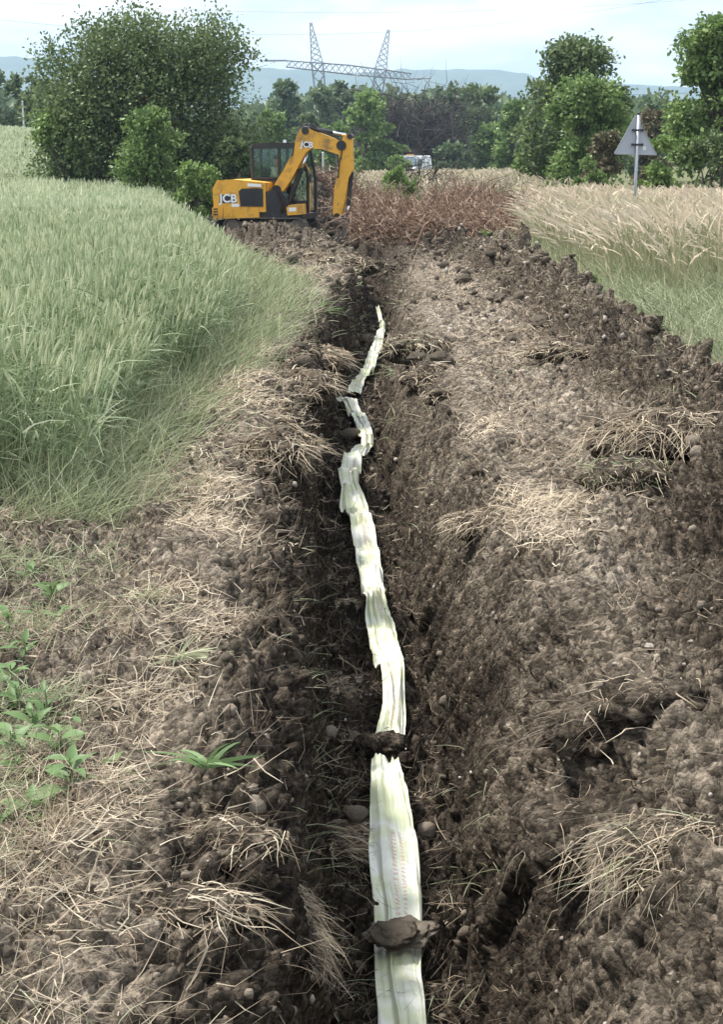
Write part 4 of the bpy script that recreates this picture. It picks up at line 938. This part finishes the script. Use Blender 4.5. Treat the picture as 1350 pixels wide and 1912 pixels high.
# ------------------------------------------------------------------ road sign seen from behind
M['galv'] = flat_mat('galvanised', (.42, .44, .47), .5, .6, var=.2, scale=9)
M['signback'] = flat_mat('sign_back', (.40, .43, .48), .5, .2, var=.12, scale=5)
M['darkmetal'] = flat_mat('dark_metal', (.06, .06, .065), .5, .5)
SD = 30.0
ap, bl, br = at_y(1189, 213, SD), at_y(1147, 288, SD), at_y(1229, 290, SD)
gx0 = at_y(1186, 345, SD).x; gz0 = float(base_h(gx0, SD)); root = empty('road_sign', (gx0, SD, gz0), 0, 'grey triangular warning sign seen from behind on a post in tan grass', 'road sign')
def loc_(p_): return (p_.x - gx0, p_.z - gz0)
A_, B_, C_ = [Vector((*loc_(q), 0)) for q in (ap, bl, br)]
def rtri(off, r=.05):
    cen = (A_ + B_ + C_) / 3; out_ = []
    P3 = [A_, C_, B_]
    for i in range(3):
        p_, a, b = P3[i], P3[i - 1], P3[(i + 1) % 3]
        p_ = cen + (p_ - cen) * off; a = cen + (a - cen) * off; b = cen + (b - cen) * off
        s0 = p_ + (a - p_).normalized() * r; e0 = p_ + (b - p_).normalized() * r
        for t_ in (0, .33, .66, 1): out_.append(((1 - t_) ** 2 * s0 + 2 * t_ * (1 - t_) * p_ + t_ ** 2 * e0))
    return [(q.x, q.y) for q in out_]
bm = bmesh.new(); prism(bm, rtri(1.0), .05, .056); bm_obj('panel', bm, M['signback'], root)
bm = bmesh.new(); o1, o2 = rtri(1.0), rtri(.955)
for i in range(12):
    j = (i + 1) % 12; q = [bm.verts.new((o1[i][0], .030, o1[i][1])), bm.verts.new((o1[j][0], .030, o1[j][1])), bm.verts.new((o2[j][0], .030, o2[j][1])), bm.verts.new((o2[i][0], .030, o2[i][1]))]
    q2 = [bm.verts.new((c.co.x, .049, c.co.z)) for c in q]
    bm.faces.new(q); bm.faces.new((q[0], q[1], q2[1], q2[0])); bm.faces.new((q[3], q[2], q2[2], q2[3]))
bm_obj('rim', bm, M['galv'], root)
bm = bmesh.new(); bar(bm, (0, -.01, -.2), (.02, -.01, A_.y - .01), .032, 12); bm_obj('post', bm, M['galv'], root, smooth=True)
bm = bmesh.new(); bar(bm, (.02, -.01, A_.y - .012), (.02, -.01, A_.y + .02), .036, 12); bm_obj('post_cap', bm, M['darkmetal'], root)
for fz in (.60, .24):
    bm = bmesh.new(); zz = B_.y + (A_.y - B_.y) * fz
    box(bm, (.015, .012, zz), (.22, .03, .035)); box(bm, (-.085, -.005, zz), (.035, .05, .05)); box(bm, (.115, -.005, zz), (.035, .05, .05)); box(bm, (.015, -.045, zz), (.09, .012, .04))
    bm_obj('clamp', bm, M['darkmetal'], root, .004)
bm = bmesh.new(); box(bm, (.17, .047, B_.y + .12), (.06, .003, .07)); bm_obj('sticker', bm, flat_mat('sticker', (.75, .76, .78), .5), root)

# posts far off
M['whitepost'] = flat_mat('white_post', (.62, .63, .60), .7)
for (px_, y0_, y1_, d_, r_, lb) in [(41, 190, 244, 100, .06, 'thin pale post at the far edge of the wheat'), (603, 286, 318, 62, .05, 'short white marker post seen under the boom')]:
    a = at_y(px_, y0_, d_); gz_ = float(base_h(a.x, d_)) - .2; root = empty('marker_post', (a.x, d_, gz_), 0, lb, 'post')
    bm = bmesh.new(); bar(bm, (0, 0, 0), (0, 0, a.z - gz_), r_, 8, r_ * .8); bm_obj('shaft', bm, M['whitepost'], root); bm = bmesh.new(); bar(bm, (0, 0, a.z - gz_), (0, 0, a.z - gz_ + .06), r_ * 1.1, 8, .02); bm_obj('cap', bm, M['whitepost'], root)

# ------------------------------------------------------------------ pylon and overhead lines
M['steel'] = flat_mat('lattice_steel', (.30, .33, .37), .6, .4)
PD = 345.0
pc = at_y(650, 200, PD); pg = float(base_h(pc.x, PD)); pyl = empty('power_pylon', (pc.x, PD, pg), 0, 'steel lattice power pylon with two leaning peaks and a long crossarm', 'pylon')
def PL(px_, py_, dy=0.0):
    q = at_y(px_, py_, PD); return Vector((q.x - pc.x, dy, q.z - pg))
def lattice(bm, a0, a1, w0, w1, r, n):
    """four chords from a0 (half width w0) to a1 (w1) with bracing"""
    cs = []
    ax = (a1 - a0).normalized(); sx = ax.cross(Vector((0, 1, 0))).normalized(); sy = Vector((0, 1, 0))
    for i in range(n + 1):
        t_ = i / n; c = a0.lerp(a1, t_); w_ = w0 + (w1 - w0) * t_
        cs.append([c + sx * (w_ * q) + sy * (w_ * e) for q, e in ((-1, -1), (1, -1), (1, 1), (-1, 1))])
    for k in range(4):
        bar(bm, cs[0][k], cs[-1][k], r, 4)
        for i in range(n):
            k2 = (k + 1) % 4; bar(bm, cs[i][k], cs[i + 1][k2], r * .55, 4); bar(bm, cs[i][k2], cs[i + 1][k], r * .55, 4)
for (tip, sh, ft, nm) in [((580, 42), (592, 118), (612, 255), 'leg'), ((726, 55), (711, 128), (686, 255), 'leg')]:
    bm = bmesh.new(); lattice(bm, PL(*tip), PL(*sh), .2, 1.3, .10, 7); bm_obj('earth_wire_peak', bm, M['steel'], pyl)
    bm = bmesh.new(); f0 = PL(*ft); f0.z = -.3; lattice(bm, PL(*sh), f0, 1.3, .9, .16, 8); bm_obj('leg', bm, M['steel'], pyl)
bm = bmesh.new(); lattice(bm, PL(534, 119), PL(650, 130), .7, 1.0, .11, 10); lattice(bm, PL(650, 130), PL(768, 143), 1.0, .7, .11, 10); bm_obj('crossarm', bm, M['steel'], pyl)
for (a, b) in [((534, 113), (500, 121)), ((650, 136), (672, 148)), ((768, 147), (800, 152))]:
    bm = bmesh.new(); q0, q1 = PL(*a), PL(*b, -14.0)
    for k in range(12):
        bar(bm, q0.lerp(q1, k / 12), q0.lerp(q1, (k + .55) / 12), .22, 6)
    bar(bm, q0, q1, .06, 5); bm_obj('insulator_string', bm, M['steel'], pyl)
M['wire'] = flat_mat('wire', (.22, .25, .29), .6, .3)
def wire(pa, pb, da, db, sag, lb, r=.045, n=40):
    a, b = at_y(*pa, da), at_y(*pb, db); pts = [a.lerp(b, i / n) - Vector((0, 0, sag * 4 * (i / n) * (1 - i / n))) for i in range(n + 1)]
    v, q, at_ = tube(pts, r, 5); o = link('power_line', np_mesh('power_line', v, [q], True, {'rnd': at_}), M['wire']); tag(o, lb, 'power line')
wire((-420, -22), (1500, -60), 130, 165, 5.2, 'overhead line sagging lowest across the whole sky', .013)
wire((-420, -36), (1600, -30), 150, 170, 3.0, 'overhead line crossing the very top of the sky', .012)
wire((800, 152), (1900, 60), 331, 330, 10, 'conductor running from the crossarm end behind the walnut', .06)
wire((500, 121), (-700, 60), 331, 330, 10, 'conductor running from the crossarm towards the huge tree clump', .06)
wire((-500, 150), (1800, 150), 300, 300, 3.5, 'lower line passing in front of the pylon legs', .05)
wire((-500, 166), (1800, 168), 302, 302, 3.2, 'lowest line running just above the wood', .05)

# ------------------------------------------------------------------ white van far off
M['vanwhite'] = flat_mat('van_paint', (.80, .81, .82), .35, 0, .5, .05); M['glassdark'] = flat_mat('van_glass', (.10, .14, .17), .12, 0, .6, .05); M['rubber'] = flat_mat('rubber', (.03, .03, .03), .9)
M['lampred'] = flat_mat('lamp', (.55, .25, .06), .3)
VD = 128.0; vc = at_y(754, 300, VD); vz = at_y(754, 289, VD).z - 2.15
root = empty('white_van', (vc.x, VD, vz), R(-22), 'white van half hidden by grass far down the road', 'van')
bm = bmesh.new(); prism(bm, [(-.95, .35), (-.97, 1.1), (-.88, 1.95), (-.75, 2.1), (.75, 2.1), (.88, 1.95), (.97, 1.1), (.95, .35)], 1.0, 4.6)
bm_obj('body', bm, M['vanwhite'], root, .04)
bm = bmesh.new()
pr_ = [(0.05, .35), (-.05, .95), (.30, 1.15), (.98, 1.15), (.98, .35)]
vs_ = [[bm.verts.new((s_ * .94, p_[0], p_[1])) for p_ in pr_] for s_ in (-1, 1)]
bm.faces.new(vs_[0]); bm.faces.new(vs_[1][::-1])
for i in range(5): bm.faces.new((vs_[0][i], vs_[1][i], vs_[1][(i + 1) % 5], vs_[0][(i + 1) % 5]))
bm_obj('bonnet', bm, M['vanwhite'], root, .04)
bm = bmesh.new()
vs_ = [bm.verts.new(c) for c in ((-.82, .40, 1.2), (.82, .40, 1.2), (.74, .97, 1.92), (-.74, .97, 1.92))]; bm.faces.new(vs_)
vs2 = [bm.verts.new((c.co.x, c.co.y + .25, c.co.z - .05)) for c in vs_]
for i in range(4): bm.faces.new((vs_[i], vs_[(i + 1) % 4], vs2[(i + 1) % 4], vs2[i]))
bm_obj('windscreen', bm, M['glassdark'], root)
for s_ in (-1, 1):
    bm = bmesh.new(); box(bm, (s_ * .955, 1.6, 1.5), (.06, .9, .55)); bm_obj('side_window', bm, M['glassdark'], root, .02)
    bm = bmesh.new(); box(bm, (s_ * .66, -.01, .82), (.34, .08, .2)); bm_obj('headlight', bm, M['galv'], root, .02)
    bm = bmesh.new(); box(bm, (s_ * 1.08, .85, 1.3), (.16, .1, .28)); bm_obj('mirror', bm, M['rubber'], root, .02)
    for yy_ in (.75, 3.7):
        bm = bmesh.new(); bar(bm, (s_ * .78, yy_, .34), (s_ * .97, yy_, .34), .34, 18); wo = bm_obj('wheel', bm, M['rubber'], root, .03)
        bm = bmesh.new(); bar(bm, (s_ * .90, yy_, .34), (s_ * .985, yy_, .34), .2, 12); bm_obj('rim', bm, M['galv'], wo)
bm = bmesh.new(); box(bm, (0, -.02, .5), (1.8, .14, .24)); bm_obj('bumper', bm, M['rubber'], root, .03)
bm = bmesh.new(); box(bm, (0, 1.6, 2.15), (.7, .16, .1)); bm_obj('beacon', bm, M['lampred'], root, .02)

# ------------------------------------------------------------------ excavator
M['orange'] = flat_mat('machine_orange', (.80, .41, .045), .5, 0, .4, .16, 4, dirt=.7)
M['black'] = flat_mat('machine_black', (.022, .022, .024), .45, 0, .4, .1, 5, dirt=.35)
M['steeldirt'] = flat_mat('muddy_steel', (.17, .15, .13), .85, .1, .2, .3, 5, dirt=.8)
M['chrome'] = flat_mat('chrome_rod', (.75, .76, .78), .15, 1.0, .5, .04)
M['white'] = flat_mat('white_print', (.85, .85, .83), .5)
m = bpy.data.materials.new('cab_glass'); m.use_nodes = True; t = m.node_tree; t.nodes.clear(); M['glass'] = m
mo = N(t, 'ShaderNodeOutputMaterial'); tb_ = N(t, 'ShaderNodeBsdfTransparent'); tb_.inputs['Color'].default_value = (.80, .90, .87, 1); gb_ = N(t, 'ShaderNodeBsdfGlossy'); gb_.inputs['Roughness'].default_value = .05
fr = N(t, 'ShaderNodeFresnel'); fr.inputs['IOR'].default_value = 1.45; ms = N(t, 'ShaderNodeMixShader'); t.links.new(fr.outputs[0], ms.inputs[0]); t.links.new(tb_.outputs[0], ms.inputs[1]); t.links.new(gb_.outputs[0], ms.inputs[2]); t.links.new(ms.outputs[0], mo.inputs['Surface'])
ED = 38.0; ec = at_y(509, 437, ED); PX = F / (ED * math.cos(PITCH) + 1.9 * math.sin(PITCH))
exc = empty('excavator', (ec.x, ED, ec.z), R(-11), 'orange tracked excavator with black cab digging beside the wheat', 'excavator')
exc.scale = (.94,) * 3
def e(px_, py_): return ((px_ - 500) / 70.5, (436 - py_) / 70.5)
def ep(name, pts, y0, y1, mt, parent=exc, bevel=.02, raw=False):
    bm = bmesh.new(); prism(bm, pts if raw else [e(*q) for q in pts], y0, y1); return bm_obj(name, bm, M[mt], parent, bevel)
# undercarriage
for sy in (-1, 1):
    yc = sy * .74
    L_, r_ = .90, .24
    path_ = []
    for k in range(52):
        s_ = k / 52 * (4 * L_ + 2 * math.pi * r_)
        if s_ < 2 * L_: q = (-L_ + s_, 0.0, 0)
        elif s_ < 2 * L_ + math.pi * r_: a_ = (s_ - 2 * L_) / r_; q = (L_ + r_ * math.sin(a_), r_ - r_ * math.cos(a_), a_)
        elif s_ < 4 * L_ + math.pi * r_: q = (L_ - (s_ - 2 * L_ - math.pi * r_), 2 * r_, math.pi)
        else: a_ = (s_ - 4 * L_ - math.pi * r_) / r_; q = (-L_ - r_ * math.sin(a_), r_ + r_ * math.cos(a_), math.pi + a_)
        path_.append(q)
    tf = empty('track_unit', (0, yc, 0)); tf.parent = exc
    bm = bmesh.new(); prism(bm, [(-.88, .12), (-.88, .36), (.88, .36), (.88, .12)], -.1, .1); bm_obj('track_frame', bm, M['steeldirt'], tf, .03)
    sh = None
    for (qx, qz, a_) in path_:
        if sh is None:
            bm = bmesh.new(); box(bm, (0, 0, .018), (.10, .40, .03)); box(bm, (.02, 0, -.006), (.025, .40, .03)); sh = bm_obj('track_shoe', bm, M['steeldirt'], tf, .004)
            o = sh
        else: o = link('track_shoe', sh.data, None, tf)
        o.location = (qx, 0, qz); o.rotation_euler = (0, -a_, 0)
    for (rx, rr) in [(-.9, .2), (.9, .2), (-.5, .1), (-.17, .1), (.17, .1), (.5, .1)]:
        bm = bmesh.new(); zc = r_ if rr > .15 else .14; bar(bm, (rx, -.14, zc), (rx, .14, zc), rr, 18); bm_obj('roller', bm, M['steeldirt'], tf, .01)
ep('undercarriage', [(-.6, .18), (-.6, .40), (.6, .40), (.6, .18)], -.62, .62, 'steeldirt', raw=True)
bm = bmesh.new(); bar(bm, (0, 0, .38), (0, 0, .46), .5, 28); bm_obj('turntable', bm, M['black'], exc)
bl_ = ep('dozer_blade', [(-1.34, .02), (-1.40, .14), (-1.40, .36), (-1.30, .46), (-1.26, .46), (-1.32, .34), (-1.32, .16), (-1.27, .02)], -.95, .95, 'steeldirt', raw=True, bevel=.01)
bm = bmesh.new()
for sy in (-.4, .4): bar(bm, (-1.33, sy, .25), (-.5, sy, .28), .05, 8)
bm_obj('blade_arm', bm, M['steeldirt'], bl_)
# house
ep('engine_housing', [(402, 394), (400, 350), (409, 334), (440, 332), (503, 338), (504, 392)], -.92, .92, 'orange', bevel=.05)
ep('counterweight', [(403, 406), (399, 399), (399, 385), (404, 383), (420, 382), (420, 406)], -.95, .95, 'orange', bevel=.04)
ep('skirt_panel', [(421, 405), (421, 388), (455, 386), (457, 384), (491, 384), (491, 402)], -.945, .945, 'orange', bevel=.02)
ep('side_grille', [(452, 354), (458, 349), (486, 348), (499, 349), (499, 382), (455, 382)], -.945, -.90, 'black', bevel=.015)
for k in range(5):
    bm = bmesh.new(); x0, z0 = e(470, 355 + k * 5); box(bm, (x0, -.952, z0), (.34, .02, .02)); bm_obj('louvre', bm, M['black'], exc)
for k in range(3):
    bm = bmesh.new(); x0, z0 = e(404, 387 + k * 5); box(bm, (x0 + .03, -.955, z0), (.12, .02, .03)); bm_obj('vent_slot', bm, M['black'], exc)
ep('floor_frame', [(490, 408), (490, 392), (575, 396), (575, 406)], -.85, .95, 'black', bevel=.02)
ep('valve_cover', [(493, 403), (498, 355), (520, 352), (530, 380), (532, 403)], -.88, -.45, 'black', bevel=.03)
ep('front_step_box', [(546, 398), (544, 384), (549, 379), (573, 377), (574, 396)], -.93, -.40, 'orange', bevel=.025)
ep('decal_plate', [(549, 391), (549, 384), (563, 383), (563, 390)], -.938, -.928, 'white', bevel=0)
ep('top_decal', [(469, 345), (469, 339), (496, 341), (496, 346)], -.928, -.915, 'white', bevel=0)
ep('decal_plate', [(437, 383), (437, 377), (452, 377), (452, 383)], -.928, -.915, 'white', bevel=0)
bm = bmesh.new(); bar(bm, (*e(430, 335)[:1], .3, e(430, 335)[1]), (e(430, 322)[0], .3, e(430, 322)[1]), .04, 12); bm_obj('exhaust', bm, M['black'], exc)
lx, lz = e(431, 368); text_mesh('lettering', 'JCB', .30, M['white'], exc, (lx, -.932, lz), (R(90), 0, 0), .004, .03, 1.05)
ep('lettering_backing', [(413, 376), (414, 360), (446, 360), (447, 376)], -.927, -.918, 'black', bevel=0)
# cab
cab = empty('cab', (0, 0, 0)); cab.parent = exc
def post(pts, y, r=.04, nm='pillar'):
    bm = bmesh.new()
    for i in range(len(pts) - 1):
        a, c = e(*pts[i]), e(*pts[i + 1]); bar(bm, (a[0], y, a[1]), (c[0], y, c[1]), r, 8)
    bm_obj(nm, bm, M['black'], cab)
for yy_ in (.0, .92):
    post([(462, 336), (461, 274), (466, 268)], yy_, .05); post([(515, 394), (515, 269)], yy_, .045); post([(571, 394), (571, 330), (560, 270)], yy_, .045)
    post([(462, 331), (515, 331)], yy_, .04, 'rail'); post([(466, 269), (515, 267), (560, 270)], yy_, .045, 'rail'); post([(515, 394), (572, 394)], yy_, .05, 'rail')
ep('roof', [(461, 272), (465, 266), (500, 264), (550, 265), (562, 270), (561, 275), (463, 275)], -.05, .97, 'black', cab, .025)
ep('lower_panel', [(463, 345), (463, 329), (515, 330), (515, 345)], .0, .92, 'black', cab, .01)
ep('door_panel', [(516, 394), (516, 372), (571, 372), (571, 394)], -.02, .03, 'black', cab, .008)
for yy_ in (.0, .92):
    ep('window', [(465, 329), (464, 276), (513, 275), (513, 329)], yy_ - .006, yy_ + .006, 'glass', cab, 0); ep('window', [(518, 371), (518, 275), (558, 275), (569, 330), (569, 371)], yy_ - .006, yy_ + .006, 'glass', cab, 0)
bm = bmesh.new(); a, c = e(571, 330), e(561, 274); f_ = [bm.verts.new(q) for q in ((a[0], .04, .6), (a[0], .88, .6), (a[0], .88, a[1]), (c[0], .88, c[1]), (c[0], .04, c[1]), (a[0], .04, a[1]))]; bm.faces.new((f_[0], f_[1], f_[2], f_[5])); bm.faces.new((f_[5], f_[2], f_[3], f_[4])); bm_obj('windscreen', bm, M['glass'], cab)
bm = bmesh.new(); a, c = e(462, 329), e(462, 275); bm.faces.new([bm.verts.new(q) for q in ((a[0], .05, a[1]), (a[0], .87, a[1]), (c[0], .87, c[1]), (c[0], .05, c[1]))]); bm_obj('rear_window', bm, M['glass'], cab)
bm = bmesh.new(); box(bm, (e(525, 262)[0], .1, 2.46), (.09, .09, .10)); bm_obj('work_light', bm, M['chrome'], cab, .01)
ep('seat', [(480, 372), (478, 330), (482, 312), (488, 312), (491, 350), (514, 352), (514, 372)], .12, .60, 'black', cab, .03)
bm = bmesh.new(); q = e(574, 330); box(bm, (q[0] + .06, -.12, q[1]), (.03, .14, .24)); bar(bm, (q[0], 0, q[1]), (q[0] + .06, -.12, q[1]), .012, 6); bm_obj('mirror', bm, M['black'], cab)
bm = bmesh.new(); h0, h1, h2 = e(576, 394), e(577, 320), e(565, 300)
bar(bm, (h0[0], -.1, h0[1]), (h1[0], -.1, h1[1]), .014, 6); bar(bm, (h1[0], -.1, h1[1]), (h2[0], -.03, h2[1]), .014, 6); bm_obj('grab_rail', bm, M['orange'], cab)
# boom and arm
BY0, BY1 = -.44, -.16
boom = ep('boom', [(511, 356), (513, 340), (530, 316), (547, 286), (557, 252), (565, 240), (575, 237), (588, 243), (606, 249), (641, 262), (645, 272), (638, 287), (606, 277), (586, 275), (574, 283), (562, 304), (546, 332), (528, 356), (519, 362)], BY0, BY1, 'orange', bevel=.015)
q = e(577, 269); text_mesh('lettering', 'JCB', .21, M['white'], boom, (q[0], BY0 - .012, q[1]), (R(90), R(6), 0), .004, .03, 1.05)
ep('lettering_backing', [(566, 273), (565, 262), (588, 265), (588, 275)], BY0 - .008, BY0 - .001, 'black', boom, 0)
ep('boom_bracket', [(500, 400), (508, 352), (526, 352), (541, 372), (541, 400)], -.56, -.04, 'black', bevel=.02)
arm = ep('dipper_arm', [(638, 278), (646, 254), (656, 249), (663, 251), (664, 315), (656, 330), (650, 368), (641, 402), (628, 404), (626, 392), (629, 345), (638, 318)], -.42, -.18, 'orange', bevel=.012)
def cyl(nm, a, c, y_, r, rod, split, parent):
    a, c = e(*a), e(*c); A3, C3 = Vector((a[0], y_, a[1])), Vector((c[0], y_, c[1])); mid = A3.lerp(C3, split)
    bm = bmesh.new(); bar(bm, A3, mid, r, 12); bar(bm, mid, mid + (C3 - A3).normalized() * .05, r * 1.15, 12); o = bm_obj(nm, bm, M['black'], parent, smooth=False)
    bm = bmesh.new(); bar(bm, mid, C3, rod, 10); bm_obj('piston_rod', bm, M['chrome'], o, smooth=True)
cyl('boom_cylinder', (530, 396), (573, 288), -.30, .075, .045, .72, exc)
cyl('dipper_cylinder', (581, 239), (650, 251), -.30, .06, .04, .55, boom)
cyl('bucket_cylinder', (661, 318), (652, 402), -.30, .055, .035, .68, arm)
for (q, r_) in [((574, 243), .1), ((643, 270), .13), ((634, 400), .08), ((517, 352), .13), ((659, 254), .07)]:
    bm = bmesh.new(); q = e(*q); bar(bm, (q[0], -.47, q[1]), (q[0], -.13, q[1]), r_, 16); bm_obj('pivot_pin', bm, M['black'], boom if q[0] < 1.9 else arm)
ep('bucket_link', [(634, 398), (652, 400), (657, 412), (650, 416), (636, 406)], -.40, -.20, 'black', arm, .01)
bk = ep('bucket', [(626, 402), (640, 402), (655, 410), (660, 424), (652, 440), (634, 448), (612, 440), (614, 434), (632, 439), (644, 432), (648, 422), (640, 412), (628, 410)], -.62, .02, 'steeldirt', bevel=.01)
for k in range(4):
    bm = bmesh.new(); a, c = e(614, 437), e(604, 433); bar(bm, (a[0], -.56 + k * .17, a[1]), (c[0], -.56 + k * .17, c[1]), .035, 6, .012); bm_obj('tooth', bm, M['steeldirt'], bk)
for k, yy_ in enumerate((-.40, -.33, -.26)):
    pts = [(*e(548, 290 - k), ), e(558, 250 - 3 * k), e(575, 236 - 3 * k), e(600, 243 - 2 * k), e(632, 256 - k), e(644, 275 + 4 * k), e(640, 300), e(637, 330)]
    tube_obj('hose', smooth_path([(q[0], (BY0 - .03) if i in (0, 7, 6) else yy_, q[1]) for i, q in enumerate(pts)], 6), .018, M['black'], boom)

# operator
M['skin'] = flat_mat('skin', (.45, .27, .19), .6); M['shirt'] = flat_mat('shirt', (.74, .68, .56), .9, var=.15, scale=9); M['trousers'] = flat_mat('trousers', (.06, .075, .10), .9); M['hair'] = flat_mat('hair', (.03, .022, .018), .8)
sp = e(503, 352)
def skin_body(name, verts, edges, radii, mt, parent, root_i=0, sub=2):
    me = bpy.data.meshes.new(name); me.from_pydata(verts, edges, []); me.update()
    o = link(name, me, M[mt], parent); md = o.modifiers.new('skin', 'SKIN'); md.use_smooth_shade = True
    for i, r_ in enumerate(radii):
        sv = me.skin_vertices[0].data[i]; sv.radius = (r_, r_) if not isinstance(r_, tuple) else r_; sv.use_root = (i == root_i)
    ss = o.modifiers.new('sub', 'SUBSURF'); ss.levels = ss.render_levels = sub
    return o
ml = exc.matrix_basis
pw = ml @ Vector((sp[0] - .06, .36, sp[1] + .04))
per = empty('person', pw, R(-11), 'seated operator in a light beige shirt inside the cab', 'person'); per.scale = (.94,) * 3
skin_body('body', [(0, 0, .10), (.02, 0, .30), (.04, 0, .48), (.05, 0, .60), (.07, 0, .72), (.08, 0, .80),
                   (.02, .17, .50), (.10, .22, .26), (.34, .20, .24), (.42, .19, .25), (.02, -.17, .50), (.10, -.22, .26), (.34, -.20, .24), (.42, -.19, .25),
                   (.05, .10, .08), (.45, .13, .10), (.52, .13, -.30), (.66, .13, -.34), (.05, -.10, .08), (.45, -.13, .10), (.52, -.13, -.30), (.66, -.13, -.34)],
          [(0, 1), (1, 2), (2, 3), (3, 4), (4, 5), (2, 6), (6, 7), (7, 8), (8, 9), (2, 10), (10, 11), (11, 12), (12, 13), (0, 14), (14, 15), (15, 16), (16, 17), (0, 18), (18, 19), (19, 20), (20, 21)],
          [.15, .14, .12, .055, (.085, .095), (.075, .085), .055, .042, .032, .036, .055, .042, .032, .036, .085, .065, .045, .04, .085, .065, .045, .04], 'skin', per)
skin_body('shirt', [(0, 0, .12), (.02, 0, .30), (.035, 0, .46), (.04, 0, .535), (.02, .17, .50), (.10, .22, .27), (.22, .212, .25), (.02, -.17, .50), (.10, -.22, .27), (.22, -.212, .25)],
          [(0, 1), (1, 2), (2, 3), (2, 4), (4, 5), (5, 6), (2, 7), (7, 8), (8, 9)], [.175, .165, .145, .075, .075, .06, .05, .075, .06, .05], 'shirt', per)
skin_body('trousers', [(0, 0, .08), (.06, .10, .07), (.45, .13, .09), (.52, .13, -.26), (.06, -.10, .07), (.45, -.13, .09), (.52, -.13, -.26)], [(0, 1), (1, 2), (2, 3), (0, 4), (4, 5), (5, 6)], [.165, .105, .085, .06, .105, .085, .06], 'trousers', per)
skin_body('hair', [(.03, 0, .74), (.045, 0, .82), (.09, 0, .855)], [(0, 1), (1, 2)], [.07, .085, .06], 'hair', per)

# ------------------------------------------------------------------ air between here and the hills
bm = bmesh.new(); bmesh.ops.create_cube(bm, size=1, matrix=Matrix.Translation((0, 3000, 140)) @ Matrix.Diagonal((12000, 7600, 290, 1)))
m = bpy.data.materials.new('haze'); m.use_nodes = True; t = m.node_tree; t.nodes.clear()
mo = N(t, 'ShaderNodeOutputMaterial'); pv = N(t, 'ShaderNodeVolumePrincipled'); pv.inputs['Color'].default_value = (.60, .80, 1.0, 1); pv.inputs['Density'].default_value = 2.9e-4; pv.inputs['Anisotropy'].default_value = .1
t.links.new(pv.outputs[0], mo.inputs['Volume']); M['haze'] = m
hz = bm_obj('haze', bm, m); tag(hz, 'thin blue haze in the air over the fields', 'haze', kind='stuff')
